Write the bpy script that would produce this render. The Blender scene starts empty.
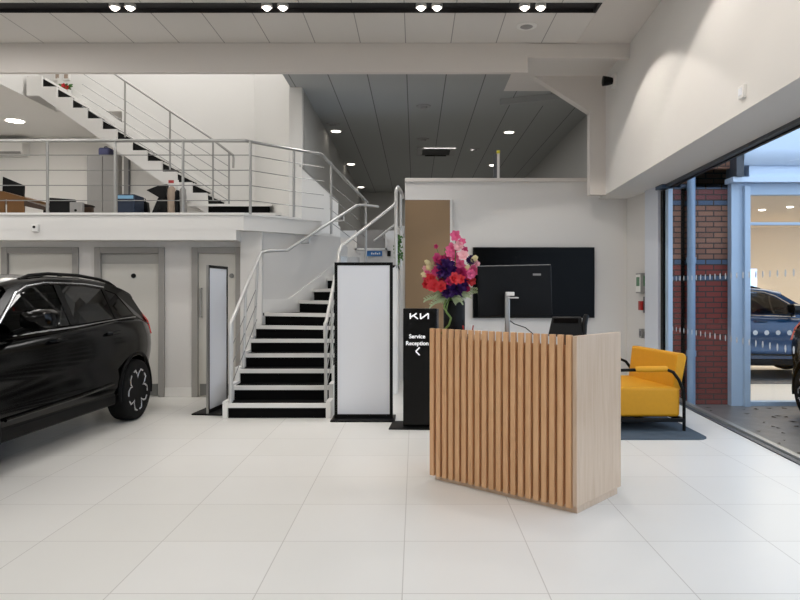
import bpy, bmesh, math, random
from mathutils import Vector, Matrix
from mathutils.geometry import tessellate_polygon
random.seed(7)
COL = bpy.context.scene.collection
PI = math.pi
S2 = math.sqrt(0.5)

# ------------------------------------------------------------------ materials
def lin(h):
    h = h.lstrip('#')
    out = []
    for i in (0, 2, 4):
        c = int(h[i:i+2], 16) / 255
        out.append(c/12.92 if c <= 0.04045 else ((c+0.055)/1.055)**2.4)
    return (*out, 1)

def new_mat(name):
    m = bpy.data.materials.new(name); m.use_nodes = True
    nt = m.node_tree
    return m, nt, nt.nodes['Principled BSDF']

def mat(name, col, rough=0.5, metal=0.0, noise=0.0, nscale=6.0, spec=None, coat=0.0, emit=None, estr=0.0, bump=0.0):
    m, nt, b = new_mat(name)
    c = lin(col) if isinstance(col, str) else col
    b.inputs['Base Color'].default_value = c
    b.inputs['Roughness'].default_value = rough
    b.inputs['Metallic'].default_value = metal
    if spec is not None: b.inputs['Specular IOR Level'].default_value = spec
    if coat: b.inputs['Coat Weight'].default_value = coat; b.inputs['Coat Roughness'].default_value = 0.03
    if emit:
        b.inputs['Emission Color'].default_value = lin(emit); b.inputs['Emission Strength'].default_value = estr
    if noise or bump:
        tc = nt.nodes.new('ShaderNodeNewGeometry')
        n = nt.nodes.new('ShaderNodeTexNoise'); n.inputs['Scale'].default_value = nscale; n.inputs['Detail'].default_value = 4
        nt.links.new(tc.outputs['Position'], n.inputs['Vector'])
        if noise:
            r = nt.nodes.new('ShaderNodeMix'); r.data_type = 'RGBA'
            r.inputs['A'].default_value = tuple(max(0, x*(1-noise)) for x in c[:3]) + (1,)
            r.inputs['B'].default_value = tuple(min(1, x*(1+noise)) for x in c[:3]) + (1,)
            nt.links.new(n.outputs['Fac'], r.inputs['Factor'])
            nt.links.new(r.outputs['Result'], b.inputs['Base Color'])
        if bump:
            bp = nt.nodes.new('ShaderNodeBump'); bp.inputs['Strength'].default_value = bump; bp.inputs['Distance'].default_value = 0.01
            nt.links.new(n.outputs['Fac'], bp.inputs['Height']); nt.links.new(bp.outputs['Normal'], b.inputs['Normal'])
    return m

def tile_mat(name, c1, c2, cm, w, h, off=(0, 0, 0), axes='XY', mortar=0.004, rough=0.4, offset=0.0, rvar=0.0, bumps=0.0, noise=0.0, spec=0.5):
    """brick-texture tiles laid out in world metres on the given plane"""
    m, nt, b = new_mat(name)
    g = nt.nodes.new('ShaderNodeNewGeometry')
    sp = nt.nodes.new('ShaderNodeSeparateXYZ'); cb = nt.nodes.new('ShaderNodeCombineXYZ')
    nt.links.new(g.outputs['Position'], sp.inputs[0])
    nt.links.new(sp.outputs[axes[0]], cb.inputs[0]); nt.links.new(sp.outputs[axes[1]], cb.inputs[1])
    mp = nt.nodes.new('ShaderNodeMapping'); mp.inputs['Location'].default_value = off
    nt.links.new(cb.outputs[0], mp.inputs['Vector'])
    t = nt.nodes.new('ShaderNodeTexBrick'); t.offset = offset; t.squash = 1
    t.inputs['Scale'].default_value = 1; t.inputs['Brick Width'].default_value = w; t.inputs['Row Height'].default_value = h
    t.inputs['Mortar Size'].default_value = mortar; t.inputs['Mortar Smooth'].default_value = 0.1
    t.inputs['Color1'].default_value = lin(c1); t.inputs['Color2'].default_value = lin(c2); t.inputs['Mortar'].default_value = lin(cm)
    nt.links.new(mp.outputs[0], t.inputs['Vector'])
    out = t.outputs['Color']
    if noise:
        n = nt.nodes.new('ShaderNodeTexNoise'); n.inputs['Scale'].default_value = 2.5; n.inputs['Detail'].default_value = 6
        nt.links.new(g.outputs['Position'], n.inputs['Vector'])
        rp = nt.nodes.new('ShaderNodeMapRange'); rp.inputs['To Min'].default_value = 1-noise; rp.inputs['To Max'].default_value = 1+noise
        nt.links.new(n.outputs['Fac'], rp.inputs['Value'])
        mx = nt.nodes.new('ShaderNodeVectorMath'); mx.operation = 'SCALE'
        nt.links.new(out, mx.inputs[0]); nt.links.new(rp.outputs[0], mx.inputs['Scale'])
        out = mx.outputs[0]
    nt.links.new(out, b.inputs['Base Color'])
    b.inputs['Roughness'].default_value = rough
    b.inputs['Specular IOR Level'].default_value = spec
    if bumps:
        bp = nt.nodes.new('ShaderNodeBump'); bp.inputs['Strength'].default_value = bumps; bp.inputs['Distance'].default_value = 0.01; bp.invert = True
        nt.links.new(t.outputs['Fac'], bp.inputs['Height']); nt.links.new(bp.outputs['Normal'], b.inputs['Normal'])
    return m

def wood_mat(name, c1, c2, scale=(14, 14, 1.2), rough=0.45):
    m, nt, b = new_mat(name)
    tc = nt.nodes.new('ShaderNodeTexCoord')
    mp = nt.nodes.new('ShaderNodeMapping'); mp.inputs['Scale'].default_value = scale
    n = nt.nodes.new('ShaderNodeTexNoise'); n.inputs['Scale'].default_value = 3; n.inputs['Detail'].default_value = 5; n.inputs['Distortion'].default_value = 0.6
    r = nt.nodes.new('ShaderNodeValToRGB')
    r.color_ramp.elements[0].color = lin(c1); r.color_ramp.elements[0].position = 0.3
    r.color_ramp.elements[1].color = lin(c2); r.color_ramp.elements[1].position = 0.7
    nt.links.new(tc.outputs['Object'], mp.inputs[0]); nt.links.new(mp.outputs[0], n.inputs['Vector'])
    nt.links.new(n.outputs['Fac'], r.inputs[0]); nt.links.new(r.outputs[0], b.inputs['Base Color'])
    b.inputs['Roughness'].default_value = rough
    return m

def glass_mat(name, tint=(1, 1, 1, 1), refl=1.45, graze=.8):
    m = bpy.data.materials.new(name); m.use_nodes = True
    nt = m.node_tree; nt.nodes.clear()
    o = nt.nodes.new('ShaderNodeOutputMaterial'); t = nt.nodes.new('ShaderNodeBsdfTransparent'); g = nt.nodes.new('ShaderNodeBsdfGlossy')
    lw = nt.nodes.new('ShaderNodeLayerWeight')
    pw = nt.nodes.new('ShaderNodeMath'); pw.operation = 'POWER'; pw.inputs[1].default_value = 5
    f = nt.nodes.new('ShaderNodeMath'); f.operation = 'MULTIPLY_ADD'
    f0 = ((refl-1)/(refl+1))**2*1.6
    f.inputs[1].default_value = graze; f.inputs[2].default_value = f0
    nt.links.new(lw.outputs['Facing'], pw.inputs[0]); nt.links.new(pw.outputs[0], f.inputs[0])
    t.inputs['Color'].default_value = tint; g.inputs['Roughness'].default_value = 0.0
    x = nt.nodes.new('ShaderNodeMixShader')
    nt.links.new(f.outputs[0], x.inputs[0]); nt.links.new(t.outputs[0], x.inputs[1]); nt.links.new(g.outputs[0], x.inputs[2])
    nt.links.new(x.outputs[0], o.inputs[0])
    return m

M = {}
M['floor'] = tile_mat('floor_tiles', '#dddbd7', '#d9d7d2', '#bab6b1', 0.723, 0.70, (0.063, -4.06+0.7, 0), 'XY', 0.003, 0.32, noise=0.02, spec=0.35)
M['wall'] = mat('wall_paint', '#dad7d3', 0.75, noise=0.01, nscale=2)
M['wallc'] = mat('wall_paint_cool', '#dedcd8', 0.75)
M['trimw'] = mat('white_trim', '#e4e2de', 0.5)
M['plaster'] = mat('bulkhead_plaster', '#d6d0ca', 0.8, noise=0.01, nscale=2)
M['ceil'] = tile_mat('ceiling_tiles', '#dbd7d2', '#d8d4cf', '#9a9693', 0.617, 1.2, (0.128, -9.28+9.6, 0), 'XY', 0.006, 0.85, spec=0.1)
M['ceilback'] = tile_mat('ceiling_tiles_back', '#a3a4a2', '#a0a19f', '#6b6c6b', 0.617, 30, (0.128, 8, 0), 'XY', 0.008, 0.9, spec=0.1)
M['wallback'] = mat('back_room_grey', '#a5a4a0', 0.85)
M['doorleaf'] = mat('door_leaf', '#cfccc4', 0.55)
M['doorframe'] = mat('door_frame_grey', '#9c9994', 0.5)
M['kick'] = mat('kick_plate', '#8a8a88', 0.35, 0.8)
M['steel'] = mat('brushed_steel', '#a8a7a4', 0.35, 0.75)
M['railw'] = mat('rail_grey_white', '#c9c8c5', 0.35, 0.35)
M['cable'] = mat('cable_grey', '#8f8f8d', 0.4, 0.5)
M['black'] = mat('black_matt', '#060606', 0.5, spec=.2)
M['riser'] = mat('black_riser', '#060606', 0.8, spec=.12)
M['blackgloss'] = mat('black_gloss', '#040404', 0.12, spec=.22)
M['screen'] = mat('tv_screen', '#020202', 0.2, spec=0.08)
M['plastic'] = mat('dark_plastic', '#0a0b0d', 0.45, spec=.2)
M['track'] = mat('black_track', '#1a1718', 0.6)
M['panelw'] = mat('board_white', '#e3e5ea', 0.35)
M['brown'] = mat('brown_panel', '#8f7556', 0.45, noise=0.03, nscale=2)
M['oak'] = wood_mat('oak_slats', '#c6976b', '#d4a97f')
M['ash'] = wood_mat('ash_panel', '#bda38a', '#cab39c', (8, 8, 0.7))
M['oakdark'] = wood_mat('oak_backing', '#a3744b', '#b0825a')
M['carpaint'] = mat('black_car_paint', '#020202', 0.14, spec=0.16)
M['carblue'] = mat('blue_car_paint', '#0c3257', 0.2, 0.2, coat=0.5)
M['carclad'] = mat('black_cladding', '#050505', 0.5, spec=.15)
M['tyre'] = mat('tyre_rubber', '#070707', 0.75, spec=.2)
M['rim'] = mat('rim_black', '#0a0a0b', 0.3, 0.3)
M['rimsilver'] = mat('rim_silver', '#c9c9cb', 0.25, 0.8)
M['chrome'] = mat('chrome', '#c6c6c8', 0.15, 0.95)
M['taillight'] = mat('red_lens', '#a8211c', 0.2, coat=0.4, emit='#c02018', estr=.25)  # slight glow added so the unlit red lens looks brighter
M['carglass'] = glass_mat('car_glass', (0.17, 0.17, 0.17, 1), 1.5)
M['privglass'] = glass_mat('privacy_glass', (0.03, 0.03, 0.035, 1), 1.5)
M['glass'] = glass_mat('window_glass', (0.97, 0.99, 1, 1), 1.2, .12)
M['seat'] = mat('car_seat', '#171718', 0.7)
M['bluegrey'] = mat('blue_grey_frame', '#aec3d9', 0.45)
M['fascia'] = mat('pale_blue_fascia', '#cfe0f4', 0.4)
M['pipe'] = mat('blue_grey_pipe', '#7f96b0', 0.4)
M['framedark'] = mat('dark_frame', '#3c4046', 0.45)
M['jambw'] = mat('white_jamb', '#d6dbe4', 0.45)
M['asphalt'] = mat('wet_ground', '#676360', 0.35, noise=0.35, nscale=5, bump=0.3)
M['yellow'] = mat('yellow_fabric', '#d19305', 0.62, noise=0.06, nscale=30)
M['rug'] = mat('slate_rug', '#3c4a57', 0.9, noise=0.25, nscale=8)
M['lamp'] = mat('lamp_glow', '#ffffff', 0.5, emit='#fff6ea', estr=9)
M['lampsoft'] = mat('lamp_glow_small', '#ffffff', 0.5, emit='#fff4e6', estr=6)
M['white'] = mat('white_plastic', '#e6e4e0', 0.4)
M['greyplastic'] = mat('grey_plastic', '#8e8c8a', 0.5)
M['lettering'] = mat('white_lettering', '#f2f2f2', 0.4, emit='#ffffff', estr=0.35)
M['signside'] = mat('sign_side', '#5c5d60', 0.35, 0.6)
M['creamwall'] = mat('cream_wall', '#ddcbb2', 0.8)
M['shopfloor'] = mat('shop_floor', '#e2ddd5', 0.4)
M['shopmat'] = mat('shop_mat', '#6f6c6a', 0.9, noise=0.3, nscale=20)
M['bluelit'] = mat('blue_lit', '#cfe4ff', 0.5, emit='#9cc8ff', estr=1.0)
M['cabinet'] = mat('grey_cabinet', '#908e8b', 0.5)
M['deskwood'] = mat('desk_brown', '#6f4a1d', 0.45, noise=0.1, nscale=10)
M['desktop'] = mat('desk_dark_top', '#3a2a1e', 0.35)
M['navy'] = mat('navy_box', '#15253c', 0.6)
M['bluething'] = mat('blue_bag', '#4d5077', 0.7)
M['lightblue'] = mat('light_blue_print', '#7fb0d0', 0.6)
M['coat'] = mat('beige_cloth', '#a39282', 0.85, noise=0.15, nscale=12)
M['redplastic'] = mat('red_plastic', '#a3201c', 0.4)
M['green'] = mat('green_screen', '#2f5a3c', 0.3, emit='#3b7a4c', estr=0.2)
M['signblue'] = mat('sign_blue', '#2f6fb0', 0.5)
M['stem'] = mat('stem_green', '#5c7434', 0.6)
M['leaf'] = mat('leaf_green', '#3f6b2a', 0.55, noise=0.2, nscale=30)
M['frond'] = mat('frond_pale', '#a7b48c', 0.6)
M['purple'] = mat('purple_petal', '#3b1560', 0.6, noise=0.25, nscale=80)
M['pink'] = mat('pink_petal', '#e0608f', 0.6, noise=0.15, nscale=80)
M['palepink'] = mat('pale_pink_petal', '#eab0b6', 0.6)
M['magenta'] = mat('magenta_petal', '#b01f5c', 0.6, noise=0.2, nscale=80)
M['red'] = mat('red_petal', '#c01a26', 0.6, noise=0.15, nscale=80)
M['cream'] = mat('cream_petal', '#dccf9e', 0.6)
M['leafdead'] = mat('dead_leaf', '#33271b', 0.8)

def brick_mat():
    """brown and red bricks with two blue bands, in world metres on the XZ plane"""
    m = tile_mat('banded_brick', '#8d6450', '#7c5646', '#3a302c', 0.225, 0.0762, (0.05, -.0292, 0), 'XZ', 0.009, 0.8, 0.5, bumps=0.4, noise=0.12)
    nt = m.node_tree; b = nt.nodes['Principled BSDF']
    bt = [n for n in nt.nodes if n.bl_idname == 'ShaderNodeTexBrick'][0]
    g = nt.nodes.new('ShaderNodeNewGeometry'); sp = nt.nodes.new('ShaderNodeSeparateXYZ'); nt.links.new(g.outputs['Position'], sp.inputs[0])
    def band(za, zb):
        a = nt.nodes.new('ShaderNodeMath'); a.operation = 'GREATER_THAN'; a.inputs[1].default_value = za
        c = nt.nodes.new('ShaderNodeMath'); c.operation = 'LESS_THAN'; c.inputs[1].default_value = zb
        p = nt.nodes.new('ShaderNodeMath'); p.operation = 'MULTIPLY'
        nt.links.new(sp.outputs['Z'], a.inputs[0]); nt.links.new(sp.outputs['Z'], c.inputs[0])
        nt.links.new(a.outputs[0], p.inputs[0]); nt.links.new(c.outputs[0], p.inputs[1]); return p.outputs[0]
    for sock in ('Color1', 'Color2'):
        cur = None
        base = bt.inputs[sock].default_value[:]
        dark = 0.86 if sock == 'Color2' else 1
        for za, zb, col in ((-1, 1.858, '#7a352d'), (2.772, 2.925, '#74403e'), (1.629, 1.706, '#4a5c74'), (1.858, 1.934, '#4a5c74'), (2.696, 2.772, '#4a5c74'), (2.925, 3.001, '#4a5c74')):
            mx = nt.nodes.new('ShaderNodeMix'); mx.data_type = 'RGBA'
            nt.links.new(band(za, zb), mx.inputs['Factor'])
            if cur is None: mx.inputs['A'].default_value = base
            else: nt.links.new(cur, mx.inputs['A'])
            c = lin(col); mx.inputs['B'].default_value = (c[0]*dark, c[1]*dark, c[2]*dark, 1)
            cur = mx.outputs['Result']
        nt.links.new(cur, bt.inputs[sock])
    return m
M['brick'] = brick_mat()

# ------------------------------------------------------------------ mesh builder
class MB:
    def __init__(s): s.v = []; s.f = []; s.mi = []; s.cur = 0
    def add(s, vs, fs):
        o = len(s.v); s.v += [tuple(p) for p in vs]
        for f in fs: s.f.append([o+i for i in f]); s.mi.append(s.cur)
        return s
    def box(s, x0, x1, y0, y1, z0, z1):
        vs = [(x, y, z) for z in (z0, z1) for y in (y0, y1) for x in (x0, x1)]
        return s.add(vs, [(0,2,3,1), (4,5,7,6), (0,1,5,4), (2,6,7,3), (0,4,6,2), (1,3,7,5)])
    def obox(s, p0, p1, w, z0, z1, side=0.0):
        """upright box along the plan segment p0-p1, w thick (side -1/0/1: to the right / centred / left)"""
        d = Vector((p1[0]-p0[0], p1[1]-p0[1])); d.normalize(); n = Vector((-d.y, d.x))
        a = (side-1)/2*w; b = (side+1)/2*w
        return s.prism([(p0[0]+n.x*a, p0[1]+n.y*a), (p1[0]+n.x*a, p1[1]+n.y*a), (p1[0]+n.x*b, p1[1]+n.y*b), (p0[0]+n.x*b, p0[1]+n.y*b)], z0, z1)
    def prism(s, poly, z0, z1):
        n = len(poly)
        ar = sum(poly[i][0]*poly[(i+1) % n][1]-poly[(i+1) % n][0]*poly[i][1] for i in range(n))
        if ar < 0: poly = poly[::-1]
        vs = [(p[0], p[1], z0) for p in poly] + [(p[0], p[1], z1) for p in poly]
        fs = [tuple(range(n-1, -1, -1)), tuple(range(n, 2*n))] + [(i, (i+1) % n, n+(i+1) % n, n+i) for i in range(n)]
        return s.add(vs, fs)
    def extr(s, poly3, d):
        """extrude a 3-D polygon by vector d"""
        n = len(poly3); d = Vector(d)
        vs = [Vector(p) for p in poly3] + [Vector(p)+d for p in poly3]
        tris = tessellate_polygon([[Vector(p) for p in poly3]])
        fs = [tuple(t) for t in tris] + [tuple(n+i for i in reversed(t)) for t in tris] + [(i, n+i, n+(i+1) % n, (i+1) % n) for i in range(n)]
        return s.add(vs, fs)
    def tube(s, path, r, seg=8, caps=True, rads=None):
        P = [Vector(p) for p in path]; n = len(P); vs = []; fs = []
        up = None
        for i in range(n):
            t = (P[min(i+1, n-1)]-P[max(i-1, 0)]).normalized()
            if up is None:
                up = Vector((0, 0, 1)) if abs(t.z) < 0.9 else Vector((1, 0, 0))
            a = t.cross(up)
            if a.length < 1e-4: a = t.orthogonal()
            a.normalize(); b = a.cross(t).normalized(); up = b
            rr = rads[i] if rads else r
            if 0 < i < n-1 and not rads:
                c = (P[i]-P[i-1]).normalized().dot((P[i+1]-P[i]).normalized())
                rr = r/max(0.6, math.sqrt(max(0.2, (1+c)/2)))
            for k in range(seg):
                an = 2*PI*k/seg
                vs.append(P[i]+a*math.cos(an)*rr+b*math.sin(an)*rr)
        for i in range(n-1):
            for k in range(seg):
                fs.append((i*seg+k, i*seg+(k+1) % seg, (i+1)*seg+(k+1) % seg, (i+1)*seg+k))
        if caps: fs += [tuple(range(seg-1, -1, -1)), tuple(range((n-1)*seg, n*seg))]
        return s.add(vs, fs)
    def lathe(s, prof, c=(0, 0, 0), axis='Z', seg=24):
        """prof: list of (r, h); revolve about axis through c"""
        vs = []; fs = []; n = len(prof)
        for r, h in prof:
            for k in range(seg):
                a = 2*PI*k/seg; x, y = r*math.cos(a), r*math.sin(a)
                p = {'Z': (x, y, h), 'Y': (x, h, -y), 'X': (h, x, y)}[axis]
                vs.append((c[0]+p[0], c[1]+p[1], c[2]+p[2]))
        for i in range(n-1):
            for k in range(seg):
                fs.append((i*seg+k, i*seg+(k+1) % seg, (i+1)*seg+(k+1) % seg, (i+1)*seg+k))
        fs += [tuple(range(seg-1, -1, -1)), tuple(range((n-1)*seg, n*seg))]
        return s.add(vs, fs)
    def quad(s, a, b, c, d): return s.add([a, b, c, d], [(0, 1, 2, 3)])
    def xform(s, m):
        s.v = [tuple(m @ Vector(p)) for p in s.v]; return s

def link(name, mb, mats, parent=None, bevel=0.0, seg=2, smooth=True, recalc=True, angle=40, subsurf=0):
    me = bpy.data.meshes.new(name)
    me.from_pydata(mb.v, [], mb.f)
    if not isinstance(mats, (list, tuple)): mats = [mats]
    for m in mats: me.materials.append(m)
    for p, i in zip(me.polygons, mb.mi): p.material_index = i; p.use_smooth = smooth
    if recalc:
        bm = bmesh.new(); bm.from_mesh(me); bmesh.ops.recalc_face_normals(bm, faces=bm.faces); bm.to_mesh(me); bm.free()
    if smooth: me.set_sharp_from_angle(angle=math.radians(angle))
    me.update()
    o = bpy.data.objects.new(name, me); COL.objects.link(o)
    if bevel:
        b = o.modifiers.new('bevel', 'BEVEL'); b.width = bevel; b.segments = seg; b.limit_method = 'ANGLE'; b.angle_limit = math.radians(35)
    if subsurf:
        b = o.modifiers.new('sub', 'SUBSURF'); b.levels = b.render_levels = subsurf
    if parent is not None: attach(o, parent)
    return o

WORLDBUILT = set()
def attach(o, p):
    """parts are modelled in world metres when their thing is, so a part keeps its place when parented"""
    o.parent = p
    if p.name in WORLDBUILT:
        o.matrix_parent_inverse = (Matrix.Translation(p.location) @ p.rotation_euler.to_matrix().to_4x4()).inverted()

def thing(name, label, cat, loc=(0, 0, 0), rz=0.0, group=None, world=True):
    o = bpy.data.objects.new(name, None); COL.objects.link(o)
    o.empty_display_size = 0.1
    o.location = loc; o.rotation_euler = (0, 0, rz)
    tag(o, label, cat, group)
    if world: WORLDBUILT.add(o.name)
    return o
def tag(o, label, cat=None, group=None):
    o['label'] = label
    if cat: o['category'] = cat
    if group: o['group'] = group
    return o
def struct(name, mb, m, parent=None, **k):
    o = link(name, mb, m, parent, **k)
    if parent is None: o['kind'] = 'structure'
    return o
def kids(o): return [c for c in bpy.data.objects if c.parent == o]
def dup(o, parent=None):
    c = o.copy(); COL.objects.link(c); c.parent = parent
    if o.name in WORLDBUILT: WORLDBUILT.add(c.name)
    for k in kids(o): dup(k, c)
    return c

F = 680.0
def at(px, py, D):
    """real position of what the photo shows at px, py when it stands D metres away"""
    return Vector(((px-415)*D/F, D, 1.5+(290-py)*D/F))

# ------------------------------------------------------------------ camera
cam = bpy.data.cameras.new('camera'); cam.sensor_width = 36; cam.lens = F/800*36
cam.shift_x = -15/800; cam.shift_y = -10/800
co = bpy.data.objects.new('camera', cam); COL.objects.link(co)
co.location = (0, 0, 1.5); co.rotation_euler = (PI/2, 0, 0)
bpy.context.scene.camera = co
cam.clip_end = 200

# ================================================================== SETTING
def XR(d): return 3.035+0.0565*d        # glazing line
def XU(d): return 2.48+0.0485*d         # inner face of upper right wall
ZC = 4.87
# floor
struct('floor', MB().prism([(-14, -6), (XR(-6), -6), (XR(9.95), 9.95), (3.6, 11.35), (-14, 11.35)], -0.12, 0), M['floor'], smooth=False)
# left back wall with three doors
YB = 9.55
doors = [(-5.80, -4.72), (-4.494, -3.511), (-3.13, -2.43)]
w = MB()
xs = [-14] + [v for d in doors for v in d] + [-2.12]
for i in range(0, len(xs), 2): w.box(xs[i], xs[i+1], YB, YB+0.15, 0, 2.4)
for a, b in doors: w.box(a, b, YB, YB+0.15, 2.1, 2.4)
struct('wall_left_back', w, M['wall'], smooth=False)
for i, (a, b) in enumerate(doors):
    fr = MB(); fw = 0.085
    fr.box(a, a+fw, YB-0.03, YB+0.1, 0, 2.1).box(b-fw, b, YB-0.03, YB+0.1, 0, 2.1).box(a+fw, b-fw, YB-0.03, YB+0.1, 2.1-fw, 2.1)
    d = struct('door_%d' % (i+1), fr, M['doorframe'], bevel=0.006)
    top = 1.868 if i == 1 else 2.02
    lf = link('door_leaf', MB().box(a+fw, b-fw, YB+0.02, YB+0.06, 0.01, top), M['doorleaf'], d, bevel=0.004)
    if i == 1: link('over_panel', MB().box(a+fw, b-fw, YB+0.03, YB+0.06, 1.86, 2.03), mat('over_panel_grey', '#aeaca6', 0.6), d)
    link('kick_plate', MB().box(a+fw+0.02, b-fw-0.02, YB+0.012, YB+0.022, 0.02, 0.18), M['kick'], lf)
    cx = {0: -5.0, 1: -3.96, 2: -2.58}[i]
    link('door_viewer', MB().lathe([(0.001, 0), (0.03, 0), (0.034, 0.02), (0.001, 0.021)], (cx, YB+0.0, 1.70), 'Y', 16), M['plastic'] if i < 2 else M['kick'], lf)
    if i == 2: link('pull_handle', MB().tube([(-3.0, YB+0.02, 1.52), (-3.0, YB-0.05, 1.52), (-3.0, YB-0.05, 1.12), (-3.0, YB+0.02, 1.12)], 0.012), M['steel'], lf)
for k, (a, b) in enumerate([(-14, -5.8), (-4.72, -4.494), (-3.511, -3.13)]):
    struct('baseboard_left_%d' % (k+1), MB().box(a, b, YB-0.018, YB, 0, 0.13), M['trimw'], bevel=0.005)
struct('door_light_backing', MB().box(-14, -2.3, YB+.16, YB+.2, 0, 2.31), M['wall'], smooth=False)  # unseen backing added to keep outside light from showing round the doors
# pillar, mezzanine fascia and slab
struct('trim_pillar', MB().box(-2.43, -2.13, 9.45, 9.72, 0, 2.31), M['wallc'], bevel=0.004)
struct('trim_fascia', MB().box(-14, -2.42, 9.2, 9.55, 2.176, 2.312), M['wallc'], smooth=False)
E1 = (-2.20, 9.32); E2 = (-1.39, 10.13)
slab = MB().prism([(-14, 9.2), (-2.32, 9.2), E1, E2, (-1.50, 10.24), (-2.31, 11.05), (-2.31, 15.2), (-14, 15.2)], 2.31, 2.53)
struct('floor_mezzanine', slab, M['wallc'], smooth=False)
struct('trim_slab_edge', MB().prism([(-14, 9.18), (-2.31, 9.18), (-2.18, 9.31), (-1.37, 10.12), (-1.43, 10.16), (-2.22, 9.36), (-2.34, 9.24), (-14, 9.24)], 2.515, 2.545), M['trimw'])
# 45-degree wall beneath the mezzanine, beside the stair
W0 = (-2.17, 9.50)
def onW(t, off=0.0): return (W0[0]+t+off*S2, W0[1]+t-off*S2)
struct('wall_stair_side', MB().obox(onW(0), onW(1.02), 0.12, 0, 2.32, 1).box(-2.29, -2.17, 9.50, 9.72, 0, 2.31), M['wall'], smooth=False)
struct('wall_landing_back', MB().box(-1.3, -0.16, 11.22, 11.32, 0, 2.36), M['wall'], smooth=False)
struct('floor_landing_area', MB().box(-14, 3.6, 11.36, 11.6, -0.12, 0), M['floor'], smooth=False)
# TV wall
struct('wall_back', MB().box(-0.165, 3.50, 11.2, 11.36, 0, 3.28), M['wall'], smooth=False)
struct('trim_wall_cap', MB().box(-0.165, 2.92, 11.17, 11.36, 3.28, 3.34), M['plaster'], bevel=0.004)
# right return wall and glazed side
struct('wall_right_return', MB().prism([(3.49, 11.36), (3.49, 11.2), (3.585, 9.95), (3.9, 9.95), (3.9, 11.36)], 0, 3.02), M['wall'], smooth=False)
struct('trim_jamb', MB().obox((XR(10.3)-0.09, 10.32), (XR(9.86)-0.03, 9.86), 0.08, 0, 3.0, 0), M['jambw'])
mass = MB().prism([(XU(-6), -6), (XU(11.2), 11.2), (2.92, 11.35), (2.92, 11.5), (XR(11.5)+.06, 11.5), (XR(-6)+.06, -6)], 3.0, ZC+0.1)
struct('wall_right_upper', mass, M['wall'], smooth=False)
struct('wall_right_front', MB().prism([(XR(-6), -6), (XR(-5.2), -5.2), (XR(-5.2)+.3, -5.2), (4.1, -6)], 0, 3.0), M['wall'], smooth=False)
struct('wall_left', MB().box(-14.15, -14, -6, 15.3, 0, 7.5), M['wall'], smooth=False)
struct('wall_front', MB().box(-14, 4.1, -6.15, -6, 0, ZC+.1), M['wall'], smooth=False)
# ceilings
c = MB().box(-14, 2.2, -6, 7.98, ZC, ZC+.05).box(-14, 2.2, 8.27, 9.3, ZC, ZC+.05)
struct('ceiling', c, M['ceil'], smooth=False)
struct('ceiling_margin', MB().prism([(2.2, -6), (2.2, 9.28), (1.5, 9.28), (1.5, 11.5), (3.1, 11.5), (3.1, -6)], ZC-0.006, ZC+.05), M['plaster'], smooth=False)
tr = MB().box(-14, 2.17, 7.98, 8.27, ZC+0.045, ZC+.09).box(-14, 2.2, 7.975, 7.985, ZC, ZC+.09).box(-14, 2.2, 8.262, 8.272, ZC, ZC+.09).box(2.165, 2.2, 7.98, 8.27, ZC-0.002, ZC+.09)
struct('ceiling_light_channel', tr, M['track'], smooth=False)
bh = MB().box(-14, 1.54, 9.28, 9.36, 4.47, ZC+0.02).box(1.54, 2.96, 9.28, 9.36, 4.67, ZC+.02)
bh.extr([(1.87, 10.7, ZC), (2.754, 10.7, 4.30), (2.754, 10.7, 3.0), (3.03, 10.7, 3.0), (3.03, 10.7, ZC)], (0, .18, 0))
struct('wall_bulkhead', bh, M['plaster'], smooth=False)
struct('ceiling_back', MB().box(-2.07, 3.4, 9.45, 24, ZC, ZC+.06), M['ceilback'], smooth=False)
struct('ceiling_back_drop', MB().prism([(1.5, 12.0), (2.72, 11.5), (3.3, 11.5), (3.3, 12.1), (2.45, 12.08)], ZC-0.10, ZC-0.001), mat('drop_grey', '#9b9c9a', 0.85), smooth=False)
struct('wall_back_room_end', MB().box(-2.0, 3.4, 23.5, 23.6, 2.3, ZC), M['wallback'], smooth=False)
struct('wall_back_room_right', MB().box(3.3, 3.42, 11.4, 23.6, 2.3, ZC), M['wallback'], smooth=False)
struct('wall_back_room_left', MB().box(-2.0, -1.88, 11.45, 23.6, 2.3, ZC), M['wallback'], smooth=False)
struct('floor_back_room', MB().prism([(-1.88, 12.7), (-1.88, 23.6), (3.4, 23.6), (3.4, 11.37), (-0.2, 11.37), (-0.2, 12.7)], 2.31, 2.53), M['wallback'], smooth=False)
struct('wall_below_back_room', MB().box(-2.0, -0.165, 12.6, 12.7, 0, 2.6), M['wall'], smooth=False)
# stairwell
struct('wall_pier', MB().prism([(-2.09, 11.3), (-1.88, 11.3), (-1.88, 11.5), (-3.0, 13.12), (-3.07, 13.0)], 2.31, 7.5), M['wallc'], smooth=False)
struct('wall_stairwell', MB().box(-5.6, -3.03, 13.0, 13.12, 2.53, 7.5).box(-14, -6.9, 13.0, 13.12, 5.43, 7.5).box(-6.9, -5.6, 13.0, 13.12, 4.92, 7.5), M['wallc'], smooth=False)
struct('wall_office_return', MB().box(-5.6, -5.5, 13.12, 15.3, 2.53, 5.0), M['wall'], smooth=False)
struct('wall_office_back', MB().box(-14, -5.5, 15.2, 15.32, 2.53, 5.4), M['wallc'], smooth=False)
struct('floor_second', MB().prism([(-14, 9.46), (-6.88, 9.46), (-6.88, 13.12), (-5.5, 13.12), (-5.5, 15.2), (-14, 15.2)], 4.92, 5.43), M['wallc'], smooth=False)
struct('ceiling_stairwell', MB().box(-14, -1.88, 9.3, 13.12, 7.5, 7.6), M['wall'], smooth=False)
struct('wall_stairwell_front', MB().box(-14, -1.88, 9.30, 9.44, ZC+.03, 7.5).box(-2.07, -1.88, 9.46, 11.3, ZC+0.07, 7.5), M['wall'], smooth=False)

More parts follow.
